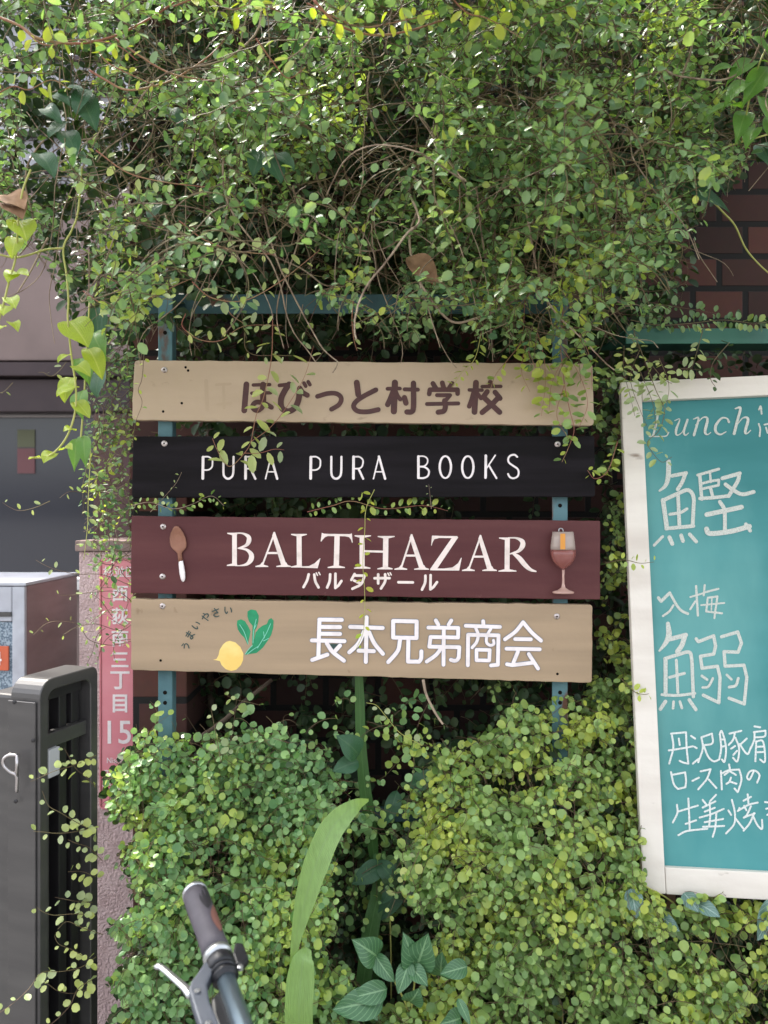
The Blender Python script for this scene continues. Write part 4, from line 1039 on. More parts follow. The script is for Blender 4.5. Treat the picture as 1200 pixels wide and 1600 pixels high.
for nm, lab, den, n, bnd, df, mt in (
    ('wire_vine_bush', 'lush round leaved bush spilling over the gate pillar, under the left half of the signs', low_left_density, 1450, (110, 640, 1140, 1680), dlow, 'leaf_low_left'),
    ('wire_vine_bush', 'yellow green round leaved bush under the right half of the signs and the chalkboard', low_right_density, 2300, (560, 1500, 1070, 1690), dlow, 'leaf_low'),
    ('wire_vine_curtain', 'narrow curtain of round leaves hanging between the sign boards and the chalkboard', curtain_density, 260, (880, 1010, 560, 1140), dcur, 'leaf_low')):
    c = P((bnd[0] + bnd[1]) / 2, 1400, 1.5)
    b_ = thing(nm, (c.x, 1.55, 0), lab, 'vine' if 'curtain' in nm else 'bush')
    st, lv = bush(den, n, bnd, df, .0152, (0, -.72, .58))
    X, Y = project(lv[0]); lv = filt(lv, rng.random(len(X)) < np.clip(den(X, Y) * 2, 0, 1))
    leaves_mesh('foliage', *lv, .92, M[mt], b_, .22, .1)
    stems_mesh('stems', st, .0007, M['stem'], b_)
    if 'bush' in nm:
        st3, lv3 = bush(den, n // 4, (bnd[0], bnd[1], 1640, 2080), df, .021, (0, -.72, .58))
        leaves_mesh('lower_foliage', *lv3, .92, M[mt], b_, .22, .1); st += st3
        stems_mesh('lower_stems', st3, .0009, M['stem'], b_); st = st[:-len(st3)]
    st2, lv2 = bush(den, n // 2, bnd, df, .018, (0, -.7, .5), back=.11)
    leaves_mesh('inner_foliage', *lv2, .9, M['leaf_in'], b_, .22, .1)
    stems_mesh('inner_stems', st2, .0009, M['stem'], b_)

lo = thing('sparse_shoots', P(470, 1200, 1.58), 'loose shoots with scattered round leaves in the gap between the two bushes', 'vine')
def gapd(px, py): return np.where((px > 285) & (px < 700) & (py > 1085) & (py < 1480), 1, 0) * np.interp(px, [285, 330, 480, 560, 640, 700], [.3, .6, .5, .8, 1, .6]) * np.interp(py, [1085, 1120, 1250, 1480], [.1, .5, 1, .7])
st, lv = bush(gapd, 130, (285, 700, 1085, 1480), lambda a, b: 1.52, .016, (0, -.75, .55))
leaves_mesh('leaves', *lv, .92, M['leaf_low_left'], lo, .22, .1); stems_mesh('stems', st, .0008, M['stem'], lo)

# dark undergrowth in the hollow behind the signs
ug = thing('shade_ivy', (.0, 1.85, 0), 'dark sparse ivy growing in the shaded hollow behind the sign frame', 'vine')
def hollow(px, py): return np.clip((vnoise(px/40, py/40, 41)-.2)*4, .15, .9)*np.where((px>230)&(px<1300)&(py>480)&(py<1650),1,0)
st, lv = bush(hollow, 1100, (240, 1250, 500, 1620), lambda a, b: 1.80, .024, (0, -.8, .4))
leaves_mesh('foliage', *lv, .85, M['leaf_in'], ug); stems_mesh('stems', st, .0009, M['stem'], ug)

# ------------------------------------------------------------------ loose strands in front of things
def tendril(name, label, pts, leafsize, leafmt, stemmt='stem_red', r=.0009, spacing=.015, up=(0,-.55,.7), aspect=.66, group='loose vine strands trailing from the green mass', branches=(), skip=.08, curve=6):
    W0 = [P(*q) for q in pts]
    t = thing(name, W0[0], label, 'vine strand', group)
    polys = [np.array(catmull(W0, curve))] + [np.array(catmull([P(*q) for q in b], curve)) for b in branches]
    stems_mesh('stem', polys, [r] + [r*.8]*len(branches), M[stemmt], t, 5)
    lv = [leaves_on(q, spacing, up, (0, -1, .2), leafsize, .32, .1, skip) for q in polys]
    a = cat(lv); leaves_mesh('leaves', *a, aspect, M[leafmt], t, .2, .08)
    return t
D1 = 1.47
tendril('vine_strand', 'fine strand with pale oval leaves crossing the letters of the first PURA', [(426,500,1.44),(424,560,1.45),(412,620,D1),(400,650,D1),(392,690,D1),(382,708,D1),(362,728,D1),(350,722,D1),(338,700,D1),(332,685,D1)], .029, 'leaf_pale', branches=[[(382,708,D1),(405,708,1.465),(428,702,1.46),(444,703,1.455)], [(392,690,D1),(420,670,1.465),(445,640,1.46),(475,590,1.45),(490,540,1.44)]], spacing=.016, aspect=.48, skip=.08)
tendril('vine_strand', 'leafy strand hanging over the 学 character near the middle of the top board', [(752,520,1.45),(742,560,1.46),(722,582,1.47),(706,605,1.47)], .014, 'leaf_low', 'stem_green', spacing=.007)
tendril('vine_strand', 'leafy strand draped over the top edge of the top board right of the last character', [(820,470,1.46),(815,530,1.46),(795,560,1.465),(775,585,1.47),(765,612,1.47)], .016, 'leaf_low', spacing=.008, branches=[[(815,530,1.46),(835,570,1.47),(842,600,1.475)]])
tendril('vine_strand', 'long strand over the right end of the top board reaching down onto the black board', [(880,480,1.45),(876,540,1.46),(882,600,D1),(890,640,D1),(897,672,D1),(888,700,D1),(878,722,D1)], .0185, 'leaf_low', branches=[[(876,540,1.46),(905,585,D1),(918,630,D1),(905,668,D1)], [(880,560,1.46),(862,600,D1),(858,640,D1)], [(882,600,D1),(870,650,1.475),(892,690,1.475)], [(840,520,1.45),(850,560,1.465),(852,600,D1),(846,650,1.475)], [(905,520,1.46),(922,560,1.47),(925,610,1.475)], [(820,540,1.46),(815,580,1.47),(828,612,1.475)]], spacing=.0085, aspect=.78)
tendril('vine_strand', 'short sprig at the lower right corner of the black board', [(965,690,1.49),(950,735,1.48),(930,748,1.475),(918,735,1.47)], .017, 'leaf_low', spacing=.009, aspect=.7)
tendril('vine_strand', 'thin yellowish strand falling straight down across the H of BALTHAZAR', [(585,765,1.49),(572,795,1.475),(570,830,D1),(567,880,D1),(570,930,D1),(568,985,D1),(556,1015,D1)], .0125, 'leaf_lime', 'stem_green', .0008, spacing=.017, aspect=.6)
tendril('vine_strand', 'tiny sprig standing on the lower edge of the black board under the O letters', [(674,795,1.485),(672,775,1.48),(670,757,1.48)], .006, 'leaf_pale', 'twig', .0006, spacing=.006)
tendril('vine_strand', 'small grey sprig at the left end of the black board', [(235,800,1.485),(258,775,1.48),(275,755,1.475),(284,738,1.475)], .009, 'leaf_pale', 'twig', .0006, spacing=.010)
tendril('vine_strand', 'little curl of leaves along the top of the maroon board at its left end', [(205,790,1.49),(235,785,1.485),(270,795,1.49),(300,788,1.49),(330,775,1.49),(350,790,1.49)], .011, 'leaf_low', 'twig', .0008, spacing=.006)
tendril('vine_strand', 'leaves poking up between the black and the maroon board', [(480,800,1.51),(520,790,1.505),(550,783,1.50),(600,795,1.51),(660,790,1.51),(700,798,1.52)], .013, 'leaf_low', spacing=.008)
tendril('vine_strand', 'faint strand running down the left end of the top board', [(226,540,1.47),(222,590,1.48),(216,610,1.48),(222,630,1.48),(212,660,1.485),(206,700,1.49)], .009, 'leaf_low', 'stem', .0007, spacing=.016)
tendril('vine_strand', 'red stemmed swag of pale leaves looping below the frame at the upper left', [(130,455,1.36),(160,475,1.35),(190,483,1.35),(225,470,1.34),(270,448,1.33),(300,435,1.33)], .02, 'leaf_pale', 'stem_red', .0012, spacing=.02, aspect=.5)
tendril('vine_strand', 'red stemmed strand with rows of oval leaves dangling above the top board', [(300,440,1.33),(330,465,1.34),(380,470,1.34),(430,445,1.34),(470,415,1.35),(500,390,1.36)], .02, 'leaf_pale', 'stem_red', .0012, spacing=.014, aspect=.52, branches=[[(290,490,1.36),(285,510,1.37),(310,530,1.38),(345,532,1.38),(380,510,1.37),(440,508,1.37)], [(350,468,1.34),(360,490,1.35),(380,505,1.36)]])
tendril('vine_strand', 'pale leaved twig bending down above the っ character', [(382,520,1.38),(384,545,1.4),(400,555,1.41),(430,555,1.41),(456,556,1.41)], .014, 'leaf_pale', 'stem', .0009, spacing=.016, aspect=.45)
tendril('vine_strand', 'vertical strand of bright leaves at the middle of the frame top rail', [(552,470,1.36),(550,500,1.37),(553,530,1.38),(558,548,1.38)], .018, 'leaf_pale', 'stem_red', .001, spacing=.011, aspect=.55)
tendril('vine_strand', 'leafy strand spilling over the upper left corner of the chalkboard frame', [(990,520,1.50),(1010,570,1.475),(1025,610,1.46),(1038,640,1.455),(1030,672,1.45),(1012,690,1.45),(1018,705,1.445),(1034,722,1.44),(1050,714,1.435)], .016, 'leaf_pale', 'stem', spacing=.0085, aspect=.55, branches=[[(1000,545,1.49),(985,590,1.475),(1000,640,1.46),(1012,668,1.455)], [(1010,560,1.48),(1035,590,1.465),(1050,600,1.46)], [(1100,510,1.5),(1090,545,1.49),(1080,575,1.48),(1062,575,1.475),(1095,578,1.47)], [(975,540,1.5),(975,580,1.48),(985,620,1.47),(992,650,1.46)], [(1030,560,1.48),(1045,600,1.465),(1040,640,1.455)], [(1000,580,1.475),(1020,630,1.46),(1025,670,1.45)]])
tendril('vine_strand', 'drooping sprig of dark leaves over the top rail of the chalkboard', [(1140,535,1.48),(1115,565,1.46),(1110,590,1.45),(1118,605,1.45)], .016, 'leaf_in', 'stem', spacing=.009, aspect=.7)
tendril('vine_strand', 'row of small leaves lying along the edge of the green ledge', [(985,500,1.57),(1030,508,1.56),(1080,505,1.56),(1130,500,1.56),(1180,505,1.56),(1215,500,1.56)], .015, 'leaf_up', 'stem', spacing=.005, branches=[[(1000,470,1.6),(1060,480,1.6),(1120,490,1.6)], [(980,440,1.58),(1010,455,1.58),(1050,450,1.58),(1075,440,1.58)], [(985,410,1.58),(1020,425,1.58),(1060,400,1.58)]])
tendril('vine_strand', 'sprig of round leaves crossing the left stile of the chalkboard beside the word Lunch', [(945,880,1.50),(975,875,1.46),(1000,880,1.43),(1022,878,1.42)], .013, 'leaf_low', 'stem', spacing=.008)
tendril('vine_strand', 'sprig of yellow green leaves over the left stile of the chalkboard low down', [(970,1060,1.49),(990,1080,1.44),(1005,1085,1.42),(1014,1084,1.415)], .014, 'leaf_low', 'stem', spacing=.007)
tendril('vine_strand', 'thin sprig standing up in the dark gap right of the strap leaf', [(660,1165,1.46),(625,1145,1.46),(602,1118,1.46),(588,1102,1.46),(572,1098,1.46)], .013, 'leaf_pale', 'stem_green', .0008, spacing=.016, aspect=.9)
tendril('vine_strand', 'trio of pale round leaves dangling in the dark hollow', [(655,1330,1.38),(640,1365,1.38),(622,1395,1.38),(612,1420,1.38),(605,1435,1.38)], .017, 'leaf_pale', 'stem', .0008, spacing=.013, aspect=.95)
tendril('vine_strand', 'slim shoot with pale leaves rising beside the blue post under the tan board', [(345,1190,1.44),(340,1160,1.45),(333,1125,1.46),(330,1108,1.46)], .014, 'leaf_pale', 'stem', .0008, spacing=.014, aspect=.9, branches=[[(352,1180,1.45),(362,1150,1.47),(370,1090,1.47)]])
# shoots reaching left over the gate
for lab, pts, br in (
    ('wiry shoot with cream leaves reaching over the gate latch', [(150,1180,1.36),(118,1195,1.3),(85,1205,1.25),(62,1215,1.24),(48,1221,1.24)], [[(150,1230,1.36),(132,1212,1.33),(118,1200,1.31),(100,1168,1.3)]]),
    ('wiry shoot slanting up over the black gate bars below the latch', [(150,1300,1.37),(120,1285,1.3),(95,1270,1.27),(76,1259,1.26),(66,1236,1.26)], []),
    ('level wiry shoot crossing the gate bars', [(150,1292,1.36),(115,1300,1.3),(88,1302,1.28),(68,1300,1.27),(52,1299,1.27)], []),
    ('wiry shoot with a tuft of yellow leaves halfway down the gate', [(160,1345,1.37),(140,1325,1.33),(120,1318,1.3),(106,1312,1.3)], [[(150,1370,1.37),(128,1362,1.33),(106,1362,1.31)]]),
    ('curved wiry shoot with a hooked tip beside the gate', [(150,1430,1.36),(115,1428,1.3),(85,1430,1.28),(68,1425,1.27),(58,1418,1.27)], [[(145,1410,1.36),(118,1408,1.31),(86,1402,1.29)]]),
    ('cluster of yellow green leaves on shoots over the lower gate bars', [(160,1460,1.36),(130,1450,1.31),(105,1440,1.29),(90,1452,1.28)], [[(140,1500,1.34),(115,1485,1.3),(92,1475,1.28),(85,1462,1.28)]]),
    ('long shoot hanging out to the lower left edge in front of the gate', [(150,1495,1.34),(125,1512,1.29),(95,1518,1.26),(65,1520,1.23),(45,1545,1.2),(20,1568,1.18),(0,1582,1.17)], []),
    ('slanting shoot at the bottom of the gate', [(145,1530,1.33),(122,1545,1.3),(110,1570,1.28),(92,1590,1.26),(75,1604,1.25)], [[(140,1545,1.33),(115,1552,1.3),(90,1548,1.28),(66,1530,1.27)]])):
    tendril('wiry_shoot', lab, pts, .0135, 'leaf_pale', 'stem', .0007, spacing=.012, aspect=.85, group='wiry shoots reaching out over the gate', branches=br, skip=.15)
# shoots in front of the building, left of the signs
for lab, pts in (
    ('thin shoot with three white leaves drooping across the dark window', [(78,783,1.5),(55,793,1.5),(32,798,1.5),(16,793,1.5),(4,785,1.5)]),
    ('thin bare shoot crossing the window above the cap stone', [(165,765,1.6),(140,770,1.55),(110,768,1.52),(93,778,1.5)]),
    ('twiggy shoot reaching left from the address plate', [(205,915,1.66),(160,898,1.62),(120,897,1.58),(88,890,1.55),(70,883,1.54),(56,875,1.54)]),
    ('twiggy shoot crossing the address plate to the pink steel post', [(215,965,1.65),(190,985,1.6),(150,975,1.56),(120,980,1.52),(98,992,1.5)]),
    ('fine leafy shoot across the pillar under the cap stone', [(212,945,1.64),(185,925,1.6),(150,925,1.56),(112,930,1.53),(92,930,1.52)]),
    ('leafy shoot over the steel post and the stucco pillar', [(212,1000,1.64),(175,1008,1.6),(140,1000,1.56),(120,975,1.53),(78,972,1.5),(52,992,1.5)]),
    ('thin shoot with four tiny leaves over the lintel', [(104,565,1.5),(92,580,1.5),(80,588,1.5),(68,582,1.5),(60,582,1.5)]),
    ('short twig hanging over the lintel at the left edge', [(20,598,1.5),(6,612,1.5),(-8,615,1.5)])):
    tendril('twiggy_shoot', lab, pts, .012, 'leaf_pale', 'stem', .0008, spacing=.02, aspect=.5, group='twiggy shoots before the building and pillar', skip=.2)
# messy brown tangle between pillar and signs
tg = thing('dry_tangle', P(190, 700, 1.66), 'brown tangle of dry stems and sparse small leaves between the window and the sign boards', 'vine')
st = []; lv = []
for i in range(190):
    px = rng.uniform(142, 215); py = 540 + 350 * rng.random() ** 1.5; d = rng.uniform(1.56, 1.7)
    q = strand(np.array(P(px, py, d)), (rng.normal(0, .6), rng.normal(0, .3), rng.normal(-.2, .6)), int(rng.integers(6, 16)), .011, .06, .25); X, Y = project(q); q = q[(X > 128) & (X < 216)]
    if len(q) > 3: st.append(q); lv.append(leaves_on(q, .016 if py < 720 else .013, (0, -.6, .6), (0, -1, .2), .012, .5, .1, .2))
for i in range(14):
    q = strand(np.array(P(rng.uniform(165, 214), rng.uniform(900, 1000), rng.uniform(1.6, 1.72))), (-1 + rng.normal(0, .5), rng.normal(-.2, .3), rng.normal(0, .5)), int(rng.integers(4, 12)), .010, .03, .22)
    X, Y = project(q); q = q[(X > 120) & (X < 216)]
    if len(q) > 3: st.append(q); lv.append(leaves_on(q, .012, (0, -.5, .7), (0, -1, .2), .011, .5, .1, .2))
stems_mesh('stems', st, .0009, M['stem'], tg); leaves_mesh('foliage', *cat(lv), .6, M['leaf_up'], tg)

# thicker arching stems among the top foliage
for lab, pts, r, mt in (
    ('long pinkish arching stem swinging across the upper left corner', [(-20,20,1.2),(30,40,1.2),(60,60,1.2),(110,68,1.2),(160,62,1.2),(210,42,1.2),(270,5,1.22),(300,-30,1.24)], .0022, 'stem_red'),
    ('pinkish stem dipping through the leaves below the first arch', [(180,60,1.22),(215,85,1.22),(260,112,1.22),(300,122,1.22),(350,128,1.24)], .0017, 'stem_red'),
    ('curved reddish stem sagging to the right of the upper left corner', [(140,110,1.2),(165,125,1.2),(195,140,1.2),(230,137,1.2),(275,122,1.22),(330,85,1.24),(350,62,1.26)], .0018, 'stem_red'),
    ('orange pink stem running along the top of the picture, sunlit', [(490,0,1.15),(520,32,1.15),(550,48,1.15),(590,55,1.15),(640,48,1.15),(690,32,1.17)], .002, 'stem_red'),
    ('pale woody hanging loop above the middle of the sign frame', [(652,330,1.42),(640,370,1.4),(648,420,1.38),(668,460,1.37),(705,502,1.36),(745,497,1.36),(785,480,1.37),(815,462,1.38)], .0026, 'twig'),
    ('pale forked bare twig hanging at the upper right', [(1085,45,1.4),(1078,85,1.4),(1062,130,1.4),(1052,190,1.41),(1030,212,1.41),(1000,232,1.42),(985,250,1.42)], .0024, 'twig'),
    ('bare twig kinked down through the leaves right of the middle', [(925,255,1.42),(932,290,1.42),(948,325,1.41),(962,360,1.4),(972,400,1.4)], .0022, 'twig'),
    ('yellowish stem slanting down across the brick wall at the right edge', [(1105,305,1.5),(1128,330,1.5),(1148,352,1.5),(1165,388,1.5),(1188,415,1.5),(1215,438,1.5)], .002, 'stem_green'),
    ('thick pale root running down below the tan board', [(661,1062,1.49),(666,1085,1.48),(678,1110,1.47),(692,1132,1.46)], .003, 'twig'),
    ('dark woody branch slanting behind the shoots under the tan board', [(300,1160,1.62),(345,1130,1.62),(380,1098,1.62),(425,1062,1.64)], .006, 'twig_dark')):
    W0 = catmull([P(*q) for q in pts], 6); bm = bmesh.new(); c = W0[0].copy()
    tube(bm, W0, list(np.linspace(r, r * .7, len(W0))), 7)
    o = bmobj('arching_stem', bm, M[mt], None, smooth=True)
    o.data.transform(Matrix.Translation(-c)); o.location = c
    tag(o, lab, 'stem', 'thick bare stems in and under the vines')
for lab, pts, mt, lsz in (
    ('sunlit yellow strand along the very top edge of the picture', [(480,5,1.13),(530,30,1.13),(570,42,1.13),(640,30,1.13),(680,20,1.13)], 'leaf_lime', .021),
    ('yellow leaved strand in the upper left corner', [(30,40,1.18),(70,70,1.18),(120,62,1.18),(180,70,1.18),(215,95,1.18)], 'leaf_lime', .018),
    ('lime yellow spray at the top edge right of the first arch', [(270,10,1.16),(320,-5,1.15),(360,15,1.15),(400,5,1.15),(440,20,1.16)], 'leaf_lime', .02),
    ('lime yellow spray pointing down from the top edge near the middle', [(700,-10,1.14),(730,20,1.14),(760,28,1.14),(800,50,1.14),(815,60,1.14)], 'leaf_lime', .022),
    ('lime spray among the leaves at the far left, under the upper left corner', [(-10,150,1.2),(20,135,1.2),(45,140,1.2),(80,125,1.2),(110,140,1.2)], 'leaf_lime', .02),
    ('yellow green spray over the arching stems', [(150,75,1.19),(165,95,1.19),(190,110,1.19),(230,128,1.19),(255,140,1.2)], 'leaf_lime', .016),
    ('white glinting strand looping in the upper middle', [(400,60,1.18),(425,95,1.18),(450,122,1.18),(478,105,1.18)], 'leaf_pale', .018),
    ('pale strand reaching from the left into the upper mass', [(150,235,1.22),(200,270,1.22),(260,285,1.22),(320,292,1.23)], 'leaf_pale', .019),
    ('pale strand hanging lower in the upper mass, left of the middle', [(280,345,1.25),(320,375,1.25),(370,392,1.25),(430,398,1.26)], 'leaf_pale', .02)):
    tendril('vine_strand', lab, pts, lsz, mt, 'stem_red', .0012, spacing=.012, aspect=.58)

# ------------------------------------------------------------------ big leaved plants
def big_leaf(name, base, tip, nrm, width, m, parent, bend=.15, prof='ovate', nu=12, fold=.12, twist=0):
    base = Vector(base); tip = Vector(tip); ax = tip - base; L = ax.length; ax.normalize(); nrm = Vector(nrm); side = nrm.cross(ax).normalized(); nn = ax.cross(side)
    vs_ = []; uv = []; fs = []; nv = 6
    for i in range(nu + 1):
        u = i / nu
        if prof == 'ovate': w_ = math.sin(math.pi * u ** .8) ** .75 * (1 - .15*u)
        elif prof == 'heart': w_ = (math.sin(math.pi * min(1, u*.82+.18)) ** .8) if u > 0 else .55
        elif prof == 'lance': w_ = math.sin(math.pi * u ** .7) ** 1.1
        w_ *= width / 2
        if i == nu: w_ = width * .01
        c = base + ax * (L * u) + nn * (bend * L * (u * (1 - u) * 4 * .5 - u*u*.35))
        for j in range(nv + 1):
            v = j / nv * 2 - 1
            vs_.append(c + side * (w_ * v) + nn * (fold * abs(v) * w_ * 2 + .04 * width * math.sin(u * 9 + j) * abs(v))); uv.append((u, j / nv))
    for i in range(nu):
        for j in range(nv):
            a = i * (nv+1) + j; fs.append((a, a+1, a+nv+2, a+nv+1))
    o = meshobj(name, vs_, fs, m, parent, True)
    ul = o.data.uv_layers.new(name='uv')
    for l in o.data.loops: ul.data[l.index].uv = uv[l.vertex_index]
    return o

def ribbon(name, pts, widths, m, parent, nrm=(0,-1,.1), cup=.15, n=8):
    q = [(*P(x, y, d), w_) for (x, y, d), w_ in zip(pts, widths)]
    ctr = catmull([Vector(a[:3]) for a in q], n); ws = np.interp(np.linspace(0, len(q)-1, len(ctr)), range(len(q)), [a[3] for a in q])
    vs_ = []; uv = []; fs = []; nv = 8
    for i, c in enumerate(ctr):
        t = (ctr[min(i+1, len(ctr)-1)] - ctr[max(i-1, 0)]).normalized(); s = Vector(nrm).cross(t).normalized(); nn = t.cross(s)
        wm = ws[i] * c.y / F
        for j in range(nv + 1):
            v = j / nv * 2 - 1; vs_.append(c + s * (wm / 2 * v) + nn * (cup * wm * v * v * .5)); uv.append((i / len(ctr), j / nv))
    for i in range(len(ctr) - 1):
        for j in range(nv):
            a = i * (nv+1) + j; fs.append((a, a+1, a+nv+2, a+nv+1))
    o = meshobj(name, vs_, fs, m, parent, True); ul = o.data.uv_layers.new(name='uv')
    for l in o.data.loops: ul.data[l.index].uv = uv[l.vertex_index]
    return o

sl_ = thing('strap_leaf_plant', (P(500,1600,1.3).x, 1.36, 0), 'plant with long broad strap leaves, one folded over in the gap between the bushes', 'plant')
ribbon('leaf', [(576,1250,1.33),(557,1258,1.30),(534,1276,1.285),(514,1302,1.275),(494,1350,1.265),(478,1402,1.26),(464,1461,1.26),(458,1497,1.27),(454,1560,1.30),(450,1650,1.34),(450,1900,1.40)], [4,20,34,39,40,33,17,9,10,16,18], M['strap'], sl_)
ribbon('leaf', [(482,1482,1.275),(474,1500,1.262),(470,1530,1.26),(467,1580,1.26),(470,1640,1.28),(476,1760,1.32),(480,1950,1.40)], [10,34,44,44,42,34,26], M['strap'], sl_)
ribbon('leaf', [(560,1030,1.56),(562,1090,1.56),(564,1160,1.555),(570,1230,1.55),(580,1300,1.55),(586,1370,1.55),(588,1500,1.54),(580,1800,1.5)], [10,15,16,19,20,10,10,10], M['strap_dark'], sl_)
ribbon('leaf', [(600,1330,1.53),(590,1400,1.52),(578,1460,1.5),(560,1600,1.46),(540,1800,1.44)], [6,24,26,22,14], M['strap_dark'], sl_)

def leafplant(name, label, items, m, prof='ovate', stem_pts=None, cat_='plant', nrm=(0,-.85,.5), wr=.62):
    c = P(items[0][0], items[0][1], items[0][4] if len(items[0]) > 4 else 1.4)
    t = thing(name, c, label, cat_)
    for it in items:
        x0, y0, x1, y1 = it[:4]; d = it[4]; wr_ = it[5] if len(it) > 5 else wr
        b = P(x0, y0, d + .015); e = P(x1, y1, d - .012); L = (e - b).length
        nv = Vector(nrm) + Vector((random.uniform(-.25,.25), random.uniform(-.15,.15), random.uniform(-.2,.2)))
        big_leaf('leaf', b, e, nv, L * wr_, m, t, random.uniform(.1,.3), prof)
    if stem_pts:
        bm = bmesh.new()
        for sp_ in stem_pts: tube(bm, catmull([P(*q) for q in sp_], 5), .0016, 6)
        bmobj('stem', bm, M['stem_green'], t, smooth=True)
    return t
leafplant('broad_leaf_plant', 'low plant with glossy green pale veined leaves at the bottom centre', [(590,1495,553,1470,1.30,.8),(585,1490,616,1535,1.30,.6),(650,1512,668,1462,1.30,.75),(650,1512,632,1462,1.305,.6),(640,1500,622,1553,1.29,.62),(640,1510,668,1540,1.29,.7),(730,1510,688,1522,1.29,.6),(605,1545,545,1560,1.27,.55),(600,1560,520,1578,1.26,.6),(690,1525,690,1490,1.31,.7),(570,1560,590,1595,1.27,.6),(640,1565,655,1545,1.29,.8),(720,1590,690,1600,1.27,.9),(715,1560,735,1602,1.26,.4)], M['leaf_vein'], stem_pts=[[(590,1495,1.315),(620,1540,1.33),(640,1600,1.36),(640,1750,1.4),(640,2050,1.45)],[(650,1512,1.315),(645,1560,1.34),(640,1600,1.36)]])
leafplant('broad_leaf_plant', 'dark glossy leaves in the shade of the hollow above the bottom centre', [(600,1350,550,1382,1.5,.6),(590,1345,632,1392,1.5,.5),(620,1370,598,1412,1.5,.6),(630,1380,590,1440,1.52,.5),(560,1180,528,1150,1.47,.8),(560,1190,520,1205,1.47,.7),(640,1230,690,1205,1.52,.5),(620,1235,602,1290,1.54,.5)], M['leaf_dark'], stem_pts=[[(600,1350,1.51),(610,1450,1.52),(610,1700,1.5),(600,2000,1.5)]])
leafplant('broad_leaf_plant', 'grey green veined leaves peeping out just under the chalkboard', [(985,1388,995,1435,1.34,.75),(1068,1395,1092,1425,1.35,.8),(1090,1412,1125,1432,1.34,.7),(1205,1405,1185,1470,1.34,.5),(1030,1430,1062,1455,1.35,.6)], M['leaf_grey'], stem_pts=[[(1000,1380,1.37),(1060,1420,1.4),(1080,1500,1.44),(1080,2000,1.46)]])
leafplant('bright_leaf_climber', 'bright green pointed leaves sticking out at the upper right edge', [(1165,60,1205,85,1.3,.4),(1180,95,1135,130,1.3,.4),(1190,95,1230,130,1.3,.4),(1200,105,1160,165,1.3,.4),(1175,130,1130,165,1.3,.42),(1185,150,1205,200,1.3,.4),(1160,170,1100,180,1.31,.45),(1165,175,1150,222,1.31,.45),(1195,60,1225,30,1.3,.4),(1150,110,1108,112,1.3,.4),(1200,180,1215,230,1.3,.4),(1150,60,1115,78,1.32,.42),(1180,200,1165,232,1.3,.5)], M['leaf_bright'], 'lance', [[(1230,20,1.32),(1190,90,1.31),(1170,160,1.31),(1160,220,1.32)]], 'climber', (0,-.6,.75))
leafplant('dark_leaf_climber', 'dark green pointed leaves hanging before the brick wall at the right', [(1110,240,1150,262,1.45,.5),(1105,235,1098,268,1.45,.5),(1060,270,1138,298,1.44,.36),(1055,285,1142,330,1.44,.34),(1080,275,1050,300,1.45,.5),(1050,275,1020,310,1.45,.5),(1190,230,1230,255,1.42,.6),(1185,225,1205,262,1.42,.6),(1030,285,1060,318,1.45,.45),(1020,280,985,312,1.46,.5)], M['leaf_dark'], 'lance', [[(1200,210,1.46),(1110,238,1.47),(1050,272,1.47),(1000,290,1.5)]], 'climber', (0,-.6,.7))
leafplant('dark_leaf_climber', 'large dull green leaves tucked in the upper left mass', [(120,150,150,200,1.24,.6),(105,190,75,215,1.24,.6),(100,205,120,240,1.24,.6),(60,240,85,275,1.24,.6),(140,140,118,178,1.23,.6),(95,150,130,138,1.23,.5),(80,150,108,162,1.23,.5),(68,170,95,190,1.23,.5),(410,235,395,275,1.27,.6),(415,240,440,285,1.27,.6),(430,240,460,265,1.27,.5),(700,225,735,212,1.4,.6),(260,175,285,195,1.3,.6),(150,480,155,540,1.45,.5),(160,580,150,620,1.5,.7),(250,320,235,345,1.35,.7)], M['leaf_dark'], 'ovate', None, 'climber', (0,-.6,.7))
lt = leafplant('lime_tendril', 'sunlit lime yellow tendril hanging with heart shaped leaves in front of the window', [(108,502,138,540,1.25,.8),(118,572,140,585,1.24,.6),(120,605,88,618,1.24,.8),(118,628,140,652,1.24,.5),(115,672,100,672,1.24,.6),(98,703,112,700,1.24,.6),(85,708,68,722,1.24,.8),(60,715,45,717,1.24,.5),(108,555,90,565,1.24,.5),(138,545,160,590,1.27,.5),(112,590,100,628,1.26,.6)], M['leaf_limebig'], 'heart', [[(128,260,1.28),(122,330,1.27),(112,360,1.26),(99,388,1.25),(104,430,1.25),(107,470,1.25),(106,500,1.25),(112,560,1.25),(118,600,1.24),(118,640,1.24),(108,675,1.24),(92,700,1.24),(72,714,1.24),(46,715,1.24)],[(99,388,1.25),(72,390,1.24),(30,402,1.22),(0,398,1.21),(-20,390,1.2)]], 'climber', (0,-.5,.8))
leafplant('lime_tendril', 'pale lime tendril with drooping leaves at the far left edge', [(30,345,42,375,1.2,.8),(28,372,18,402,1.2,.6),(25,425,12,440,1.2,.7),(18,432,44,428,1.2,.6),(10,478,5,492,1.2,.7),(15,465,24,480,1.2,.6),(5,510,-12,520,1.2,.6),(18,505,28,515,1.2,.5)], M['leaf_limebig'], 'heart', [[(48,265,1.2),(35,300,1.2),(28,350,1.2),(25,400,1.2),(14,440,1.2),(4,480,1.2),(-8,520,1.2)]], 'climber', (0,-.5,.8))
leafplant('ivy_tendril', 'deep green pointed ivy leaves hanging behind the lime tendril', [(130,610,128,655,1.3,.6),(120,685,116,735,1.3,.4),(132,680,134,730,1.3,.4),(125,560,140,600,1.32,.6),(145,520,165,560,1.34,.6)], M['leaf_bright'], 'lance', [[(140,470,1.36),(135,560,1.33),(130,640,1.31),(125,700,1.31)]], 'climber', (0,-.7,.5))
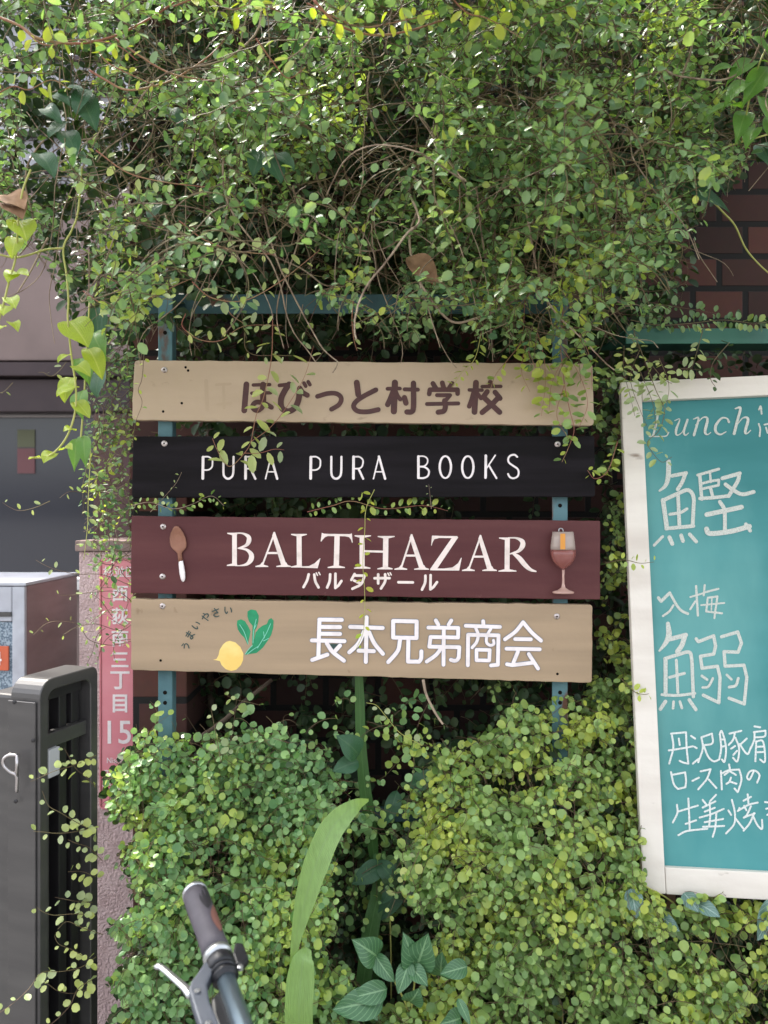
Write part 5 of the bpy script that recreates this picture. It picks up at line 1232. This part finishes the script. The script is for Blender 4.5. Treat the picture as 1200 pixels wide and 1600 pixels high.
tendril('vine_strand', 'pale green strand hanging in front of the cap stone of the gate pillar', [(142,690,1.5),(140,740,1.5),(138,780,1.5),(137,820,1.5),(134,850,1.5),(131,875,1.5)], .016, 'leaf_pale', 'stem_green', .001, spacing=.016, aspect=.6)
# dead leaves
for lab, items in (('curled dry brown leaf caught above the hanging loop', [(640,400,680,445,1.37,.7),(650,430,690,440,1.37,.5)]), ('crumpled reddish brown dead leaf at the left edge', [(10,305,38,325,1.2,.8),(15,318,35,340,1.2,.8)])):
    leafplant('dead_leaf', lab, items, M['leaf_dead'], 'ovate', None, 'leaf', (0.2,-.7,.5))

# ================================================================== BICYCLE
bk = thing('bicycle', (.15, .80, 0), 'bicycle with grey handlebar, dark rubber grip and silver brake lever parked before the bush', 'bicycle')
E = P(303, 1392, 1.05); bd = Vector((.455, -.89, -.21)).normalized(); HL = .315
HC = E + bd * HL                                  # handlebar centre
fwd = Vector((bd.y, -bd.x, 0)).normalized()
if fwd.x > 0: fwd = -fwd
bm = bmesh.new(); tube(bm, [E + bd*.004, HC, E + bd*(2*HL-.004)], .0112, 16); hb = bmobj('handlebar', bm, M['alu'], bk, smooth=True)
def at(s, f=0, u=0): return E + bd * s + fwd * f + Vector((0, 0, u))
for sgn in (0, 1):
    S_ = (lambda s: s) if sgn == 0 else (lambda s: 2*HL - s)
    bm = bmesh.new(); prof = [(.009,.0165),(.02,.0172),(.05,.0168),(.08,.0162),(.105,.0166),(.122,.0172)]
    tube(bm, [at(S_(a)) for a, r in prof], [r for a, r in prof], 18); gr = bmobj('grip', bm, M['rubber'], bk, smooth=True)
    bm = bmesh.new(); tube(bm, [at(S_(.0)), at(S_(.003)), at(S_(.0085))], [.0135,.0168,.0172], 18); bmobj('grip_end', bm, M['alu_bright'], gr, smooth=True)
    bm = bmesh.new(); tube(bm, [at(S_(.1225)), at(S_(.130))], .0178, 18); bmobj('grip_collar', bm, M['alu_bright'], gr, smooth=True)
    # inlaid patches lying on the grip's upper side
    for nm_, mt_, a0, a1, ang in (('grip_patch','rubber_orange',.05,.105,-44),('grip_patch','rubber_dark',.016,.062,-24)):
        bm = bmesh.new(); rows = []
        for i in range(9):
            s = a0 + (a1-a0)*i/8; half = 30*math.sin(math.pi*(i+.4)/8.8); row = []
            for j in range(7):
                t = R(ang + half*(j-3)/3 + (i-4)*3); row.append(bm.verts.new(at(S_(s), math.sin(t)*.01735*1.0, math.cos(t)*.01735)))
            rows.append(row)
        for r0, r1 in zip(rows, rows[1:]):
            for j in range(6): bm.faces.new((r0[j], r0[j+1], r1[j+1], r1[j]))
        bmobj(nm_, bm, M[mt_], gr, smooth=True)
    # brake: clamp, body, lever
    bl = None
    bm = bmesh.new(); tube(bm, [at(S_(.132)), at(S_(.135)), at(S_(.146)), at(S_(.149))], [.0155,.0172,.0172,.0155], 18)
    br = bmobj('brake_lever', bm, M['black_plastic'], bk, smooth=True)
    bm = bmesh.new()
    outl = [(.132,.009),(.138,.020),(.150,.030),(.160,.040),(.170,.045),(.205,.045),(.250,.044),(.275,.040),(.275,.022),(.240,.024),(.195,.027),(.170,.024),(.156,.014),(.149,.009)]
    extrude_outline(bm, [at(S_(a), b, .006) for a, b in outl], Vector((0, 0, -.013))); bmobj('body', bm, M['brake_grey'], br, bevel=.0025)
    bm = bmesh.new(); extrude_outline(bm, [at(S_(a), b, -.004) for a, b in ((.168,.006),(.180,.022),(.205,.026),(.270,.022),(.285,.012),(.270,.002))], Vector((0, 0, -.022))); bmobj('cable_housing', bm, M['black_plastic'], br, bevel=.004)
    bm = bmesh.new(); tube(bm, catmull([at(S_(.262), .034, -.006), at(S_(.285), .040, -.012), at(S_(.31), .065, -.04), at(S_(.31), .09, -.12)], 6), .0026, 8); bmobj('cable', bm, M['black_plastic'], br, smooth=True)
    bm = bmesh.new(); lev = [(.172,.042,.0105),(.158,.046,.0095),(.143,.053,.0085),(.130,.059,.008),(.120,.064,.008),(.114,.068,.0075),(.116,.072,.006)]
    tube(bm, catmull([at(S_(a), b, -.002) for a, b, r in lev], 5), list(np.interp(np.linspace(0,6,31), range(7), [r*.62 for a,b,r in lev])), 12, flat=.6); bmobj('blade', bm, M['alu_bright'], br, smooth=True)
    for a, b in ((.178,.037),(.225,.036)):
        bm = bmesh.new(); lathe(bm, [(.0035,0),(.0035,.0018),(.0018,.002),(.0016,.0008)], Matrix.Translation(at(S_(a), b, .0061)), 12); bmobj('pivot_bolt', bm, M['alu_bright'], br)
    bm = bmesh.new(); tube(bm, [at(S_(.1495)), at(S_(.166))], .0142, 18); tube(bm, [at(S_(.152)), at(S_(.1545))], .0165, 18); tube(bm, [at(S_(.160)), at(S_(.1625))], .016, 18); sh = bmobj('shifter', bm, M['black_plastic'], bk, smooth=True)
    bm = bmesh.new(); extrude_outline(bm, [at(S_(a), -b, -.004) for a, b in ((.118,.024),(.122,.033),(.148,.033),(.156,.022),(.152,.015),(.134,.016))], Vector((0,0,.010))); bmobj('thumb_lever', bm, M['black_plastic'], sh, bevel=.003)
    bm = bmesh.new(); lathe(bm, [(.004,0),(.004,.004),(.002,.005)], Matrix.Translation(at(S_(.158), -.019, .002)), 10); bmobj('clamp_bolt', bm, M['alu_bright'], sh)
bm = bmesh.new(); tube(bm, [at(HL-.018), at(HL+.018)], .019, 18); stm = bmobj('stem', bm, M['bike_paint'], bk, smooth=True)
bm = bmesh.new(); tube(bm, [HC, HC - fwd*.06 + Vector((0,0,-.01)), HC - fwd*.07 + Vector((0,0,-.12))], [.014,.015,.014], 12); bmobj('quill', bm, M['bike_paint'], stm, smooth=True)
HT = HC - fwd*.07 + Vector((0,0,-.12)); fr_dir = Vector((-1, -.06, 0)).normalized()
ax_f = HT + fwd*.10; ax_f.z = .29
ax_r = HT - fr_dir*.86; ax_r.z = .29
BB = HT - fr_dir*.45; BB.z = .27
ST = HT - fr_dir*.56; ST.z = .62; SD_ = ST + Vector((.03, 0, .20))
HB = HT + fwd*.03 + Vector((0,0,-.13)); side = Vector((fr_dir.y, -fr_dir.x, 0)); sf = Vector((fwd.y, -fwd.x, 0))
bm = bmesh.new()
for a, b, r in ((HT, HB, .018), (HT + Vector((0,0,-.03)), ST, .014), (HB, BB, .017), (ST, BB, .015)): tube(bm, [a, b], r, 10)
for k in (-1, 1):
    tube(bm, [BB + side*.025*k, ax_r + side*.06*k], .009, 8); tube(bm, [ST + side*.012*k, ax_r + side*.06*k], .008, 8)
bmobj('frame', bm, M['bike_paint'], bk, smooth=True)
bm = bmesh.new(); tube(bm, [HB, HB + Vector((0,0,-.03)) + fwd*.01], .02, 10)
for k in (-1, 1): tube(bm, [HB + Vector((0,0,-.03)) + fwd*.01 + sf*.01*k, HB + Vector((0,0,-.08)) + fwd*.02 + sf*.045*k, ax_f + sf*.05*k], [.014,.013,.009], 8)
bmobj('fork', bm, M['bike_paint'], bk, smooth=True)
for axp, fd, sd_ in ((ax_f, fwd, sf), (ax_r, fr_dir, side)):
    RW = .262
    circ = [axp + fd*(RW*math.cos(2*math.pi*k/36)) + Vector((0,0,RW*math.sin(2*math.pi*k/36))) for k in range(37)]
    bm = bmesh.new(); tube(bm, circ, .0235, 10, cap=False); wh = bmobj('wheel', bm, M['tyre'], bk, smooth=True)
    bm = bmesh.new(); tube(bm, [axp + (c - axp)*.905 for c in circ], .012, 8, cap=False); bmobj('rim', bm, M['alu'], wh, smooth=True)
    bm = bmesh.new(); tube(bm, [axp - sd_*.05, axp + sd_*.05], .014, 10)
    bmobj('hub', bm, M['alu'], wh, smooth=True)
    bm = bmesh.new()
    for k in range(20):
        t = 2*math.pi*k/20; tube(bm, [axp + sd_*.03*(-1)**k, axp + (fd*math.cos(t) + Vector((0,0,math.sin(t))))*(RW*.89)], .001, 4)
    bmobj('spokes', bm, M['alu'], wh)
bm = bmesh.new(); tube(bm, [ST, SD_], .0125, 10); bmobj('seat_post', bm, M['alu'], bk, smooth=True)
bm = bmesh.new(); rows = []
for i in range(11):
    u = i/10; wdt = np.interp(u, [0,.15,.45,.7,1], [.01,.02,.03,.07,.075]); c = SD_ + fr_dir*(.14 - .27*u) + Vector((0,0,.035 + .012*(u-.4)**2*4))
    rows.append([bm.verts.new(c + side*(wdt*math.cos(t)) + Vector((0,0,.022*math.sin(t)))) for t in np.linspace(0, 2*math.pi, 13)[:-1]])
for r0, r1 in zip(rows, rows[1:]):
    for j in range(12): bm.faces.new((r0[j], r0[(j+1)%12], r1[(j+1)%12], r1[j]))
bm.faces.new(rows[0][::-1]); bm.faces.new(rows[-1]); bmobj('saddle', bm, M['black_plastic'], bk, smooth=True)
bm = bmesh.new(); tube(bm, [BB - side*.07, BB + side*.07], .016, 10)
for k in (-1, 1): tube(bm, [BB + side*.07*k, BB + side*.08*k + Vector((0.11*k, 0, -.13*k))], .009, 8)
bmobj('crank', bm, M['alu'], bk, smooth=True)
for k in (-1, 1):
    c = BB + side*.12*k + Vector((.11*k, 0, -.13*k)); bm = bmesh.new(); box(bm, (c.x-.04, c.y-.035, c.z-.012), (c.x+.04, c.y+.035, c.z+.012)); bmobj('pedal', bm, M['black_plastic'], bk, bevel=.003)
